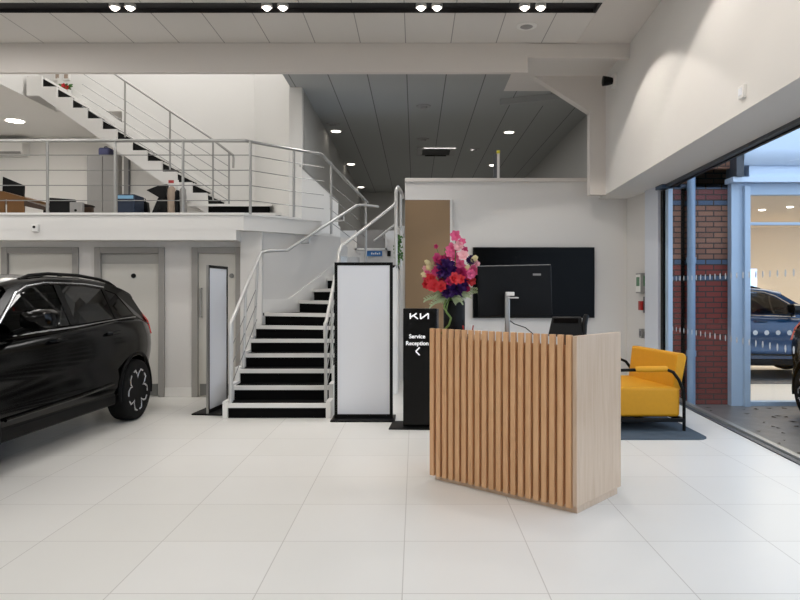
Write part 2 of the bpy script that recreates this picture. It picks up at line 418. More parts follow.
# ================================================================== WINDOWS / OUTSIDE
def gline(d, off=0.0): return (XR(d)+off, d)
fr = MB()
fr.obox(gline(-5.2), gline(9.9), 0.06, 2.965, 3.0)
win = struct('window_1', fr, M['framedark'], smooth=False)
link('head_track', MB().obox(gline(-5.2, .05), gline(9.9, .05), 0.035, 2.95, 3.0), M['black'], win, smooth=False)
link('side_post', MB().obox(gline(9.74), gline(9.84), 0.07, 0, 2.93), M['black'], win, smooth=False)
link('side_post', MB().obox(gline(9.60, .03), gline(9.74, .03), 0.06, 0, 2.93), M['bluegrey'], win, smooth=False)
link('floor_track', MB().obox(gline(-5.2, -.05), gline(9.9, -.05), 0.05, 0, 0.012), M['framedark'], win, smooth=False)
link('floor_track', MB().obox(gline(-5.2, .05), gline(9.9, .05), 0.06, -.02, 0.018), M['steel'], win, smooth=False)
link('glass_pane', MB().quad((XR(-5.2), -5.2, 0.01), (XR(9.6), 9.6, 0.01), (XR(9.6), 9.6, 2.93), (XR(-5.2), -5.2, 2.93)), M['glass'], win, smooth=False, recalc=False)
dots = MB()
for z in (1.655, 0.965):
    d = 9.4
    while d > 3.5:
        vs = []
        for k in range(10):
            a = 2*PI*k/10; dd = d+0.018*math.cos(a)
            vs.append((XR(dd)-0.004, dd, z+0.036*math.sin(a)))
        dots.add(vs, [tuple(range(10))]); d -= 0.152
link('safety_dots', dots, mat('frosted_dot', '#c5ccd6', 0.6), win, smooth=False, recalc=False)

struct('ground_outside', MB().prism([(XR(-8)+.06, -8), (XR(9.9)+.06, 9.95), (14, 9.95), (14, -8)], -0.3, -0.12), M['asphalt'], smooth=False)
struct('wall_outside_brick', MB().box(3.62, 3.76, 9.62, 9.9, -.3, 4.6).box(3.76, 3.86, 9.75, 9.9, -.3, 4.6).box(3.86, 4.5, 9.62, 9.9, -.3, 4.6), M['brick'], smooth=False)
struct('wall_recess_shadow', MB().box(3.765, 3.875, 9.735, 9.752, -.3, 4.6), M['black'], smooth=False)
pp = thing('downpipe', 'pale blue-grey rainwater downpipe running down the brick wall outside', 'pipe', (3.88, 9.52, -.12))
link('pipe_run', MB().lathe([(0.055, -.12), (0.055, 4.4)], (3.875, 9.54, 0), 'Z', 16), M['pipe'], pp)
for z in (0.62, 1.93): link('pipe_collar', MB().lathe([(0.055, z-.05), (0.066, z-.05), (0.066, z+.03), (0.055, z+.03)], (3.875, 9.54, 0), 'Z', 16), M['pipe'], pp)
# shop front opposite
f2 = MB().box(4.42, 4.66, 9.5, 9.62, -.3, 2.99).box(4.58, 4.66, 9.44, 9.5, -.3, 2.95).box(4.66, 9.5, 9.5, 9.62, -.14, -.06).box(4.66, 9.5, 9.5, 9.62, 2.83, 2.99).box(4.66, 9.5, 9.53, 9.6, 2.41, 2.45)
w2 = struct('window_2', f2, M['bluegrey'], bevel=0.005)
link('glass_pane', MB().quad((4.66, 9.56, -.06), (9.5, 9.56, -.06), (9.5, 9.56, 2.83), (4.66, 9.56, 2.83)), M['glass'], w2, smooth=False, recalc=False)
dots = MB()
for k in range(30):
    cx = 4.78+k*0.16
    dots.add([(cx+0.035*math.cos(a*PI/6), 9.55, 0.90+0.035*math.sin(a*PI/6)) for a in range(12)], [tuple(range(12))])
link('safety_dots', dots, M['white'], w2, smooth=False, recalc=False)
ff = MB().box(4.38, 9.6, 9.36, 9.62, 2.99, 3.06).box(4.62, 9.6, 9.40, 9.62, 3.06, 3.22)
prof = [(9.35, 3.22), (9.27, 3.30), (9.24, 3.42), (9.24, 4.6), (9.62, 4.6), (9.62, 3.22)]
ff.extr([(4.50, y, z) for y, z in prof], (5.1, 0, 0))
struct('trim_shop_fascia', ff, M['fascia'])
struct('wall_shop_upper', MB().box(3.5, 9.6, 9.62, 9.9, 2.95, 4.6).box(3.5, 4.5, 9.5, 9.62, 3.2, 4.6), M['brick'], smooth=False)
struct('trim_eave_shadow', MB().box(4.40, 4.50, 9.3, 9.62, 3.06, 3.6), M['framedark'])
struct('floor_shop', MB().box(4.5, 14, 9.63, 19, -.2, -.09), M['shopfloor'], smooth=False)
struct('floor_shop_mat', MB().box(4.7, 14, 11.5, 13.4, -.09, -.075), M['shopmat'], smooth=False)
struct('wall_shop_back', MB().box(4.2, 14, 17, 17.1, -.1, 3.2), M['creamwall'], smooth=False)
struct('wall_shop_side', MB().box(4.3, 4.5, 9.9, 17, -.1, 3.2), M['creamwall'], smooth=False)
struct('ceiling_shop', MB().box(4.2, 14, 9.63, 17.1, 3.06, 3.2), M['creamwall'], smooth=False)
for i, (px, py) in enumerate(((762, 210), (790, 207))):
    p = at(px, py, 1.555*F/(290-py))
    o = link('shop_downlight', MB().lathe([(0.001, 0), (0.05, 0), (0.06, 0.015), (0.001, 0.02)], (p.x, p.y, 3.045), 'Z', 20), M['lamp'])
    tag(o, ['round downlight in the shop ceiling across the yard, beside its window post', 'round downlight in the shop ceiling across the yard, farther from the window post'][i], 'light', 'downlights in the shop across the yard')
p = at(751, 281, 15.5)
o = thing('blue_lit_panel', 'small blue lit panel standing beyond the shop window above the blue car', 'screen', (p.x, p.y, -.09))  # blue-lit box built as a panel, its light put in as glow
link('lit_panel', MB().box(p.x-.11, p.x+.11, 15.45, 15.5, 1.35, 1.98), M['bluelit'], o)
link('panel_post', MB().box(p.x-.04, p.x+.04, 15.5, 15.56, -.09, 1.98), M['greyplastic'], o)
# fallen leaves on the wet ground
lv = MB()
for k in range(150):
    d = random.uniform(5.2, 9.4); x = XR(d)+random.uniform(0.15, 2.2); a = random.uniform(0, 6.3); r = random.uniform(.02, .06)
    lv.add([(x+r*math.cos(a+j*PI/2)*(1 if j % 2 else .6), d+r*math.sin(a+j*PI/2)*(1 if j % 2 else .6), -.115+.004*(j % 2)) for j in range(4)], [(0, 1, 2, 3)])
lf = link('fallen_leaves', lv, M['leafdead'], smooth=False); lf['kind'] = 'stuff'
tag(lf, 'brown fallen leaves scattered on the wet ground outside the glazing', 'leaves')

# ================================================================== CARS
CS = 1.05
def car_profile(u):
    """top of the lower body (belt / hood line) for station u from the tail"""
    pts = [(0, .78), (.05, .90), (.2, .99), (.34, 1.06), (.6, 1.10), (1.2, 1.11), (2.0, 1.07), (2.9, 1.03), (3.4, 1.02), (3.9, .96), (4.2, .86), (4.36, .74), (4.42, .62)]
    return lerp(pts, u)
def lerp(pts, u):
    if u <= pts[0][0]: return pts[0][1]
    for (a, x), (b, y) in zip(pts, pts[1:]):
        if u <= b: return x+(y-x)*(u-a)/(b-a)
    return pts[-1][1]
def car_plan(u):
    return lerp([(0, .56), (.04, .66), (.12, .74), (.3, .83), (.55, .89), (.75, .91), (3.6, .91), (4.0, .88), (4.22, .80), (4.36, .66), (4.42, .50)], u)
def side_y(u, z):
    """half width of the greenhouse surface"""
    base = car_plan(min(max(u, .35), 3.6))-0.045
    return base-max(0, z-1.05)*0.42
def roof_z(u): return lerp([(.54, 1.40), (.72, 1.455), (1.0, 1.515), (1.5, 1.555), (2.1, 1.56), (2.5, 1.525), (2.75, 1.475)], u)

def build_car(name, label, paint, group=None):
    root = thing(name, label, 'car', group=group, world=False)
    body = MB()
    us = [0, .02, .06, .12, .2, .3] + [.3+.1*k for k in range(1, 34)] + [3.7, 3.8, 3.9, 4.0, 4.1, 4.2, 4.28, 4.34, 4.39, 4.42]
    us = sorted(set(round(x, 3) for x in us))
    rings = []
    for u in us:
        w = car_plan(u); zt = car_profile(u)
        zb = lerp([(0, .42), (.1, .30), (.5, .27), (3.8, .26), (4.3, .24), (4.42, .32)], u)
        half = [(0, zb), (w*.86, zb), (w*.955, zb+.05), (w*.985, .42), (w*.985, .52), (w*.965, .60), (w*.99, .70), (w, .80), (w*.99, min(.92, zt-.08)), (w*.965, zt-.03), (w*.93, zt), (w*.80, zt+.012), (w*.4, zt+.03), (0, zt+.035)]
        rings.append([(u, y, z) for y, z in half] + [(u, -y, z) for y, z in half[-2:0:-1]])
    n = len(rings[0]); vs = [p for r in rings for p in r]; fs = []
    for i in range(len(rings)-1):
        for k in range(n): fs.append((i*n+k, i*n+(k+1) % n, (i+1)*n+(k+1) % n, (i+1)*n+k))
    fs += [tuple(range(n)), tuple(range((len(rings)-1)*n, len(rings)*n))]
    body.add(vs, fs); body.v = [(x*CS, y*CS, z*CS) for x, y, z in body.v]
    bo = link('body', body, paint, root, smooth=True, angle=50)
    # wheel arches
    cut = MB()
    for u in (.80, 3.52):
        for s in (-1, 1): cut.lathe([(.375*CS, -.36), (.375*CS, .36)], (u*CS, s*.95*CS, .335*CS), 'Y', 40)
    co_ = link('cutter', cut, paint)
    md = bo.modifiers.new('arch', 'BOOLEAN'); md.operation = 'DIFFERENCE'; md.object = co_; md.solver = 'EXACT'
    bpy.context.view_layer.update()
    dg = bpy.context.evaluated_depsgraph_get()
    me = bpy.data.meshes.new_from_object(bo.evaluated_get(dg))
    bo.modifiers.clear(); bo.data = me
    for pl in me.polygons: pl.use_smooth = True
    me.set_sharp_from_angle(angle=math.radians(40))
    bpy.data.objects.remove(co_)
    # greenhouse sides with window openings
    outer = [(.28, 1.03), (.60, 1.395), (.74, 1.43), (1.0, 1.49), (1.5, 1.525), (2.1, 1.528), (2.5, 1.492), (2.72, 1.435), (3.05, 1.235), (3.36, 1.03), (2.0, 1.05)]
    wins = [('front', [(2.02, 1.105), (2.04, 1.475), (2.2, 1.475), (2.48, 1.44), (2.64, 1.38), (3.02, 1.13), (2.98, 1.09)]),
            ('rear', [(1.16, 1.135), (1.20, 1.44), (1.5, 1.468), (1.94, 1.475), (1.92, 1.105)]),
            ('quarter', [(.72, 1.16), (.93, 1.385), (1.14, 1.432), (1.10, 1.14)])]
    sidem = MB()
    for s in (-1, 1):
        loops = [[Vector((u, z, 0)) for u, z in outer]] + [[Vector((u, z, 0)) for u, z in w_] for _, w_ in wins]
        tris = tessellate_polygon(loops); flat = [p for l in loops for p in l]
        sidem.add([(p.x*CS, s*side_y(p.x, p.y)*CS, p.y*CS) for p in flat], tris)
    link('greenhouse_side', sidem, paint, root, smooth=False)
    # roof
    roof = MB(); rr = []
    ur = [.54, .60, .68, .78, .95, 1.2, 1.5, 1.8, 2.1, 2.3, 2.5, 2.65, 2.75]
    for u in ur:
        z = roof_z(u); ys = side_y(u, z-.05)
        rr.append([(u*CS, y*CS, zz*CS) for y, zz in ((ys, z-.055), (ys-.02, z-.02), (ys-.09, z), (ys*.5, z+.012), (0, z+.016), (-ys*.5, z+.012), (-ys+.09, z), (-ys+.02, z-.02), (-ys, z-.055))])
    vs = [p for r in rr for p in r]; n = 9
    roof.add(vs, [(i*n+k, i*n+k+1, (i+1)*n+k+1, (i+1)*n+k) for i in range(len(rr)-1) for k in range(n-1)])
    roof.add([(p[0], p[1], p[2]) for p in rr[0]] + [(p[0]+.04, p[1], p[2]-.05) for p in rr[0]], [(k, k+1, n+k+1, n+k) for k in range(n-1)])
    link('roof', roof, paint, root, angle=60)
    for s in (-1, 1):
        path = [(u*CS, s*(side_y(u, roof_z(u))-.045)*CS, (roof_z(u)+dz)*CS) for u, dz in ((.80, -.012), (.92, .01), (1.1, .018), (1.5, .02), (2.0, .02), (2.3, .014), (2.44, -.012))]
        link('roof_rail', MB().tube(path, .017), M['carclad'], root)
    # glass
    for nm, w_ in wins:
        for s in (-1, 1):
            tris = tessellate_polygon([[Vector((u, z, 0)) for u, z in w_]])
            g = MB().add([(u*CS, s*(side_y(u, z)-.006)*CS, z*CS) for u, z in w_], tris)
            link(nm+'_side_glass', g, M['carglass'] if nm == 'front' else M['privglass'], root, smooth=False)
    def cross(u0, z0, u1, z1, nm, m):
        g = MB(); y0 = side_y(u0, z0)-.01; y1 = side_y(u1, z1)-.02; vs = []
        for u, z, y in ((u0, z0, y0), (u1, z1, y1)):
            for k in (-1, -.6, 0, .6, 1): vs.append(((u+(.05 if u0 > 2 else -.03)*(1-k*k))*CS, k*y*CS, z*CS))
        g.add(vs, [(k, k+1, 6+k, 5+k) for k in range(4)]); link(nm, g, m, root)
    cross(3.36, 1.02, 2.74, 1.445, 'windscreen', M['carglass'])
    cross(.29, 1.05, .60, 1.385, 'rear_glass', M['privglass'])
    # chrome window surround
    for s in (-1, 1):
        pts = [(.72, 1.13), (1.16, 1.118), (1.94, 1.085), (2.9, 1.065)]
        link('window_chrome', MB().tube([(u*CS, s*(side_y(u, z)+.008)*CS, z*CS) for u, z in pts], .008, 6), M['chrome'], root)
        pts = [(3.10, 1.09), (2.98, 1.18), (2.64, 1.405), (2.48, 1.46), (2.2, 1.494), (1.9, 1.494), (1.5, 1.487), (1.16, 1.458)]
        link('window_chrome', MB().tube([(u*CS, s*(side_y(u, z)+.006)*CS, z*CS) for u, z in pts], .009, 6), M['chrome'], root)
    for s in (-1, 1):
        # tail light along the rear pillar
        tp = [(.575, 1.36), (.45, 1.23), (.325, 1.08), (.20, .92)]
        t = MB(); 
        for i, (u, z) in enumerate(tp):
            y = (side_y(.35, max(z, 1.05))+.014) if z > 1.07 else car_plan(u)+.004
            t.v += [((u+.03)*CS, s*y*CS, z*CS), ((u-.035)*CS, s*(y-.006)*CS, (z-.01)*CS), ((u-.06)*CS, s*(y-.13)*CS, (z-.02)*CS)]
        for i in range(len(tp)-1):
            for k in range(2): t.f.append([i*3+k, i*3+k+1, i*3+k+4, i*3+k+3]); t.mi.append(0)
        link('tail_light', t, M['taillight'], root)
        # mirror
        mr = MB(); c0 = Vector((2.84, s*1.03, 1.19))
        prof = []
        for i, (dx, sc) in enumerate(((-.10, .8), (-.085, 1.0), (0, 1.0), (.06, .8), (.085, .35))):
            for k in range(12):
                a = 2*PI*k/12
                prof.append(((c0.x+dx)*CS, (c0.y+.135*sc*math.copysign(abs(math.cos(a))**.6, math.cos(a)))*CS, (c0.z+.085*sc*math.copysign(abs(math.sin(a))**.6, math.sin(a)))*CS))
        mr.add(prof, [(i*12+k, i*12+(k+1) % 12, (i+1)*12+(k+1) % 12, (i+1)*12+k) for i in range(4) for k in range(12)] + [tuple(range(12)), tuple(range(48, 60))])
        mo = link('wing_mirror', mr, M['blackgloss'] if paint is M['carpaint'] else M['chrome'], root)
        link('mirror_arm', MB().tube([(2.84*CS, s*.82*CS, 1.07*CS), (2.84*CS, s*.97*CS, 1.12*CS)], .03), M['carclad'], mo)
        # door handles, sill cladding
        for u in (1.35, 2.33):
            link('door_handle', MB().tube([((u-.1)*CS, s*.895*CS, .99*CS), ((u-.08)*CS, s*.93*CS, .995*CS), ((u+.08)*CS, s*.93*CS, .99*CS), ((u+.1)*CS, s*.895*CS, .985*CS)], .016), paint, root)
        link('sill_cladding', MB().box(1.27*CS, 3.16*CS, min(s*.82, s*.895)*CS, max(s*.82, s*.895)*CS, .245*CS, .36*CS), M['carclad'], root, bevel=.02)
        link('side_moulding', MB().tube([(1.35*CS, s*.905*CS, .47*CS), (2.0*CS, s*.915*CS, .44*CS), (3.05*CS, s*.91*CS, .42*CS)], .016), M['blackgloss'], root)
        for u in (.80, 3.52):
            arc = MB()
            pth = [(u+.405*math.cos(a), .335+.405*math.sin(a)) for a in [math.radians(-12+204*k/20) for k in range(21)]]
            arc.tube([(x*CS, s*(car_plan(max(x, .5))-.012)*CS, z*CS) for x, z in pth], .02, 8)
            link('arch_trim', arc, M['carclad'], root)
            wy = s*.805
            ty = link('wheel', MB().lathe([(.235, -.1), (.30, -.11), (.325, -.095), (.334, -.06), (.334, .06), (.325, .095), (.30, .11), (.235, .1)], (0, 0, 0), 'Y', 40).xform(Matrix.Translation((u*CS, wy*CS, .334*CS)) @ Matrix.Scale(CS, 4)), M['tyre'], root, angle=50)
            rm = MB().lathe([(.001, .07), (.06, .07), (.075, .055), (.2, .04), (.232, .085), (.24, .1), (.24, .0), (.001, 0)], (0, 0, 0), 'Y', 40)
            if s < 0: rm.xform(Matrix.Scale(-1, 4, (0, 1, 0)))
            link('rim', rm.xform(Matrix.Translation((u*CS, wy*CS, .334*CS)) @ Matrix.Scale(CS, 4)), M['rim'], ty, angle=50)
            sp = MB()
            for k in range(5):
                a0 = 2*PI*k/5+PI/2; Y = s*.098
                def pr(r, a): return (r*math.cos(a), Y-s*.02*(1-r/.23), r*math.sin(a))
                d = .52
                sp.tube([pr(.07, a0), pr(.13, a0), pr(.175, a0-.10), pr(.222, a0-.28), pr(.226, a0-d)], .012, 6)
                sp.tube([pr(.13, a0), pr(.175, a0+.10), pr(.222, a0+.28), pr(.226, a0+d)], .012, 6)
            link('spoke_star', sp.xform(Matrix.Translation((u*CS, wy*CS, .334*CS)) @ Matrix.Scale(CS, 4)), M['rimsilver'], ty)
            bl = MB()
            for k in range(5):
                a0 = 2*PI*k/5+PI/2
                bl.extr([(r*math.cos(a0+a), s*.06, r*math.sin(a0+a)) for r, a in ((.05, -.4), (.17, -.16), (.2, 0), (.17, .16), (.05, .4))], (0, s*.03, 0))
            link('spoke_black', bl.xform(Matrix.Translation((u*CS, wy*CS, .334*CS)) @ Matrix.Scale(CS, 4)), M['blackgloss'], ty, bevel=.004)
    # seats
    for u, ys in ((2.05, (-.38, .38)), (1.15, (-.42, 0, .42))):
        for y in ys:
            st = link('seat', MB().box((u-.1)*CS, (u+.45)*CS, (y-.22)*CS, (y+.22)*CS, .55*CS, .72*CS).extr([((u-.1)*CS, (y-.22)*CS, .7*CS), ((u+.05)*CS, (y-.22)*CS, .7*CS), ((u-.1)*CS, (y-.22)*CS, 1.2*CS), ((u-.22)*CS, (y-.22)*CS, 1.2*CS)], (0, .44*CS, 0)), M['seat'], root, bevel=.04)
            link('headrest', MB().box((u-.25)*CS, (u-.14)*CS, (y-.13)*CS, (y+.13)*CS, 1.24*CS, 1.40*CS), M['seat'], st, bevel=.04)
    # front end
    link('bumper_grille', MB().box(4.30*CS, 4.40*CS, -.5*CS, .5*CS, .34*CS, .52*CS), M['carclad'], root, bevel=.03)
    for s in (-1, 1):
        link('headlight', MB().tube([(4.30*CS, s*.52*CS, .80*CS), (4.22*CS, s*.66*CS, .82*CS), (4.06*CS, s*.80*CS, .86*CS)], .045), M['chrome'], root)
    link('rear_bumper_trim', MB().tube([(.30*CS, .78*CS, .50*CS), (.12*CS, .69*CS, .47*CS), (.02, .5*CS, .46*CS), (.0, 0, .46*CS), (.02, -.5*CS, .46*CS), (.12*CS, -.69*CS, .47*CS), (.30*CS, -.78*CS, .50*CS)], .035), M['carclad'], root)
    return root

def place_car(root, loc, fwd):
    root.location = loc; root.rotation_euler = (0, 0, math.atan2(fwd[1], fwd[0]))
car = build_car('black_car', 'glossy black crossover car parked in front of the grey doors', M['carpaint'])
place_car(car, (-4.115, 8.76, 0), (-.05, -.9987))
blue = dup(car); blue.name = 'blue_car'
tag(blue, 'dark blue car seen through the shop window across the yard', 'car')
for ch in kids(blue):
    if ch.data.materials and ch.data.materials[0] == M['carpaint']:
        ch.data = ch.data.copy(); ch.data.materials[0] = M['carblue']
place_car(blue, (3.62, 12.9, -.075), (1, -.06))
out = dup(car); out.name = 'dark_car'
tag(out, 'dark car parked outside, cut off by the right picture edge', 'car')
place_car(out, (5.84, 9.28, -.12), (.0, -1))

# ================================================================== LOWER STAIRCASE
RH = 2.53/15
Lx = -2.19
risers = []      # (left point, right point)
for k in range(5): risers.append(((Lx, 7.97+.28*k), (-1.04, 7.97+.28*k)))
risers.append(((Lx, 9.37), (-1.0, 9.12)))
risers.append(((-2.105, 9.565), (-.93, 9.14)))
for k in range(4):
    t = .469+.182*k
    l = onW(t, 0.0); risers.append((l, (l[0]+1.14*S2, l[1]-1.14*S2)))
st = thing('staircase', 'staircase with black risers and white treads turning right beside the white wall', 'stairs', (-1.6, 8.8, 0))
def shift(a, b, d):
    """both points moved d towards the viewer's side of the riser a-b"""
    n = Vector((b[1]-a[1], -(b[0]-a[0]))); n.normalize()
    return (a[0]+n.x*d, a[1]+n.y*d), (b[0]+n.x*d, b[1]+n.y*d)
for i, (a, b) in enumerate(risers):
    z0, z1 = i*RH, (i+1)*RH
    link('riser', MB().obox(a, b, .02, z0, z1-.045, 1), M['riser'], st, smooth=False)
    na, nb = shift(a, b, -.02) if False else shift(a, b, .025)
    if i == 0 and na[1] > a[1]: na, nb = shift(a, b, -.025)
    sg_ = -1 if na[1] < a[1]-1e-4 and shift(a, b, .025) != (na, nb) else 1
    nn = shift(a, b, .029*sg_)
    if i < len(risers)-1:
        c_, d_ = risers[i+1]
        poly = [na, nb, d_, c_] if i != 6 else [na, nb, (-.93, 9.15), d_, c_, onW(.02), (Lx+.02, 9.66)]
        if i == 6: poly = [na, nb, d_, c_, onW(.02)]
    else:
        poly = [na, nb, (-.25, 9.85), (-.25, 11.2), (-.62, 11.2), a]
    td = link('tread' if i not in (6, 10) else 'landing', MB().prism(poly, z1-.04, z1), M['riser'], st, smooth=False)
    link('nosing', MB().obox(*nn, .05, z1-.046, z1+.003, 1), M['trimw'], td, smooth=False)
# white stringers each side of the straight flight
for side, x0, x1 in (('l', Lx-.055, Lx), ('r', -1.04, -.985)):
    pts = [(7.93, 0)]
    for k in range(5): pts += [(7.93+.28*k, (k+1)*RH+.03), (7.93+.28*(k+1), (k+1)*RH+.03)]
    pts += [(9.40, 5*RH+.03), (9.40, 0)]
    link('stringer', MB().extr([(x0, y, z) for y, z in pts], (x1-x0, 0, 0)), M['trimw'], st, smooth=False)
# wall string along the angled wall
ws = MB()
pts = [(0.0, RH*7), (0.0, 1.37), (.34, 1.37), (1.01, 1.97), (1.03, 1.88), (1.01, RH*10), (.46, RH*7)]
ws.extr([(*onW(t), z) for t, z in pts], (.018*S2, -.018*S2, 0))
link('wall_string', ws, M['trimw'], st, smooth=False)
# side closing panel under the upper flight (towards the room)
cp = [((-.985), 9.15), (-.29, 9.80)]
link('side_panel', MB().extr([(-.985, 9.13, 0), (-.29, 9.83, 0), (-.29, 9.83, RH*11), (-.475, 9.645, RH*10), (-.66, 9.46, RH*9), (-.845, 9.275, RH*8), (-.985, 9.13, RH*7)], (.03*S2, -.03*S2, 0)).box(-.28, -.25, 9.83, 11.2, 0, RH*11), M['trimw'], st, smooth=False)

# ------------------------------------------------------------------ railings
def railing(name, label, rail, posts, cables, m=M['railw'], r=.021, loc=None, pr=.019):
    t = thing(name, label, 'railing', loc or (posts[0][0][0], posts[0][0][1], posts[0][0][2]))
    link('handrail', MB().tube(rail, r, 10), m, t)
    for a, b in posts: link('post', MB().tube([a, b], pr, 8), m, t)
    for p in cables: link('cable', MB().tube(p, .006, 5), M['cable'], t)
    return t
# left handrail of the lower stair
rl = [(-2.175, 7.99, .96), (-2.175, 8.0, 1.09), (-2.12, 9.34, 2.01), (-2.06, 9.43, 2.04), (-1.80, 9.587, 2.06), (-.895, 10.495, 2.81), (-.80, 10.56, 2.82), (-.58, 10.7, 2.81)]
t = railing('stair_railing', 'white handrail on the wall side of the stairs, bending up along the angled wall', rl,
            [((-2.18, 8.08, RH), (-2.175, 8.08, 1.13)), ((-2.18, 8.64, RH*3), (-2.15, 8.64, 1.5)), ((-2.18, 9.2, RH*5), (-2.13, 9.2, 1.88)), ((-2.17, 7.99, RH), (-2.175, 7.99, 1.0))],
            [[(-2.17, 8.08, .4+.22*k), (-2.15, 9.25, 1.1+.22*k)] for k in range(3)])
for tt in (.5, .95):
    x, y = onW(tt, 0); x2, y2 = onW(tt, .2); z = 2.06+(tt-.227)*.826
    link('bracket', MB().tube([(x, y, z-.10), (x2, y2, z-.10), (x2, y2, z-.02)], .01), M['railw'], t)
# right handrail
rr = [(-1.06, 8.02, .92), (-1.06, 8.03, 1.10), (-1.05, 8.08, 1.14), (-1.02, 9.02, 1.88), (-1.015, 9.06, 2.0), (-.98, 9.10, 2.09), (-.90, 9.17, 2.16), (-.30, 9.77, 2.72), (-.285, 9.80, 2.76)]
railing('stair_railing', 'white handrail on the open side of the stairs behind the front display board', rr,
        [((-1.06, 8.08, RH), (-1.06, 8.08, 1.13)), ((-1.05, 8.58, RH*3), (-1.045, 8.58, 1.52)), ((-1.02, 9.04, RH*5), (-1.02, 9.04, 1.93))],
        [[(-1.05, 8.1, .36+.2*k), (-1.02, 9.02, .98+.2*k)] for k in range(4)])
rr = [(-.275, 9.82, RH*11), (-.275, 9.82, 2.86), (-.27, 9.86, 2.95), (-.25, 9.98, 3.01), (-.22, 10.4, 3.02), (-.20, 11.19, 3.02)]
railing('landing_railing', 'white curved landing guard rail beside the brown panel at the top of the stairs', rr, [((-.22, 10.6, RH*11), (-.22, 10.6, 3.02))],
        [[(-.275, 9.83, 2.05+.21*k), (-.215, 11.19, 2.05+.21*k)] for k in range(4)], r=.026)
# mezzanine balcony railing
ZR = 3.53; zm = 2.53
def dg(t): return (E1[0]+t-.02, E1[1]+t+.03)
rail = [(-8.0, 9.25, ZR), (-2.30, 9.25, ZR), (*dg(.02), ZR), (*dg(.82), ZR), (*dg(1.47), 2.88)]
posts = []
for x in (-7.77, -6.85, -5.925, -5.0, -4.08, -3.156, -2.24): posts.append(((x, 9.25, zm), (x, 9.25, ZR)))
for tt in (.47, .95): posts.append(((*dg(tt), zm if tt < .9 else 2.35), (*dg(tt), ZR if tt < .9 else 3.44)))
posts.append(((*dg(1.44), 1.855), (*dg(1.44), 2.90)))
cables = [[(-8.0, 9.25, zm+.206*k-.019), (-2.26, 9.25, zm+.206*k-.019), (*dg(.47), zm+.206*k-.019), (*dg(.85), zm+.206*k-.019)] for k in (1, 2, 3, 4)]
cables += [[(*dg(.93), 2.35+.19*k), (*dg(1.44), 1.95+.19*k)] for k in (1, 2, 3, 4)]
railing('balcony_railing', 'grey steel cable railing along the edge of the office balcony', rail, posts, cables, M['steel'], r=.022)
# short flight from the landing up to the mezzanine
st3 = thing('stair_flight', 'short white flight between the landing and the office balcony, mostly hidden', 'stairs', (-1.3, 10.9, 1.855))
for k in range(3):
    t0 = 1.40-.18*k; z = 1.855+RH*(k+1)
    a = (E1[0]+t0-.08, E1[1]+t0+.14); b = (a[0]-1.0*S2, a[1]+1.0*S2)
    link('step', MB().prism([a, b, (b[0]-.18, b[1]-.18), (a[0]-.18, a[1]-.18)], z-RH, z), M['trimw'], st3, smooth=False)
pa = MB().extr([(-1.90, 11.31, 2.3), (-1.90, 11.31, 3.54), (-1.34, 11.87, 3.04), (-1.34, 11.87, 2.63), (-1.31, 11.90, 2.60), (-1.31, 11.90, 1.855), (-1.9, 11.31, 1.855)], (-.05, .05, 0))
link('parapet', pa, M['wallc'], st3, smooth=False)
link('parapet_cap', MB().extr([(-1.91, 11.29, 3.55), (-1.33, 11.87, 3.04), (-1.33, 11.87, 3.07), (-1.91, 11.29, 3.58)], (-.06, .06, 0)), M['steel'], st3, smooth=False)

# ================================================================== UPPER STAIRCASE
D0 = 11.95; run = 15*D0/F; rise = 10.6*D0/F
us_ = thing('upper_staircase', 'white upper staircase with black risers climbing from the balcony to the top floor', 'stairs', (-3.6, 12.4, 2.53))
X0 = (42.5-415)*D0/F; Z0 = 1.5+(290-77)*D0/F
zz = []
for k in range(12):
    x = X0+run*k; z = Z0-rise*k
    link('riser', MB().box(x, x+.02, D0+.02, 12.93, z-rise, z-.03), M['riser'], us_, smooth=False)
    link('tread', MB().box(x-run, x+.03, D0+.02, 12.93, z-.035, z), M['trimw'], us_, smooth=False)
    zz += [(x-run, z+.01), (x+.0, z+.01)]
poly = zz + [(X0+run*12-.0, Z0-rise*12), (X0+run*12, Z0-rise*13), (X0+run*10.4, Z0-rise*13)]
# underside line of the stringer, parallel to the pitch
poly = zz + [(X0+run*11+.02, 2.84), (-3.66, 2.84), (X0-run*.2, Z0-.334), (X0-run*1.0, Z0-.334)]
link('stringer', MB().extr([(x, D0-.03, z) for x, z in poly], (0, .05, 0)), M['trimw'], us_, smooth=False)
soff = MB().extr([(x, D0+.02, z) for x, z in [(-3.66, 2.84), (X0-run*.2, Z0-.334), (X0-run*.2, Z0-.30), (-3.66, 2.88)]], (0, .95, 0))
link('soffit_board', soff, M['wall'], us_, smooth=False)
zl = Z0-rise*12
xa, xb = X0+run*11+.02, -2.57
link('landing', MB().box(xa-.35, xb+.06, D0-.05, 12.93, zl-.04, zl), M['trimw'], us_, smooth=False)
link('riser', MB().box(xa, xb+.02, D0-.02, D0, zl-rise, zl-.04), M['riser'], us_, smooth=False)
link('tread', MB().box(xa-.1, xb+.3, D0-.32, D0, zl-rise-.04, zl-rise), M['trimw'], us_, smooth=False)
link('riser', MB().box(xa-.1, xb+.26, D0-.28, D0-.26, 2.53, zl-rise-.04), M['riser'], us_, smooth=False)
wsp = [(X0-run, Z0+rise+.12), (X0+run*11.4, Z0-rise*11.4+.14), (-3.3, zl+.17), (-3.09, zl+.17), (-3.09, zl), (X0+run*11, zl), (X0-run, Z0)]
link('wall_string', MB().extr([(x, 12.95, z) for x, z in wsp], (0, .04, 0)), M['trimw'], us_, smooth=False)
def up(px, py): p = at(px, py, D0); return (p.x, p.y, p.z)
rail = [up(100, 64), up(112, 72), up(170, 111), up(208, 136), up(233, 155), up(233.5, 158), up(233.3, 168)]
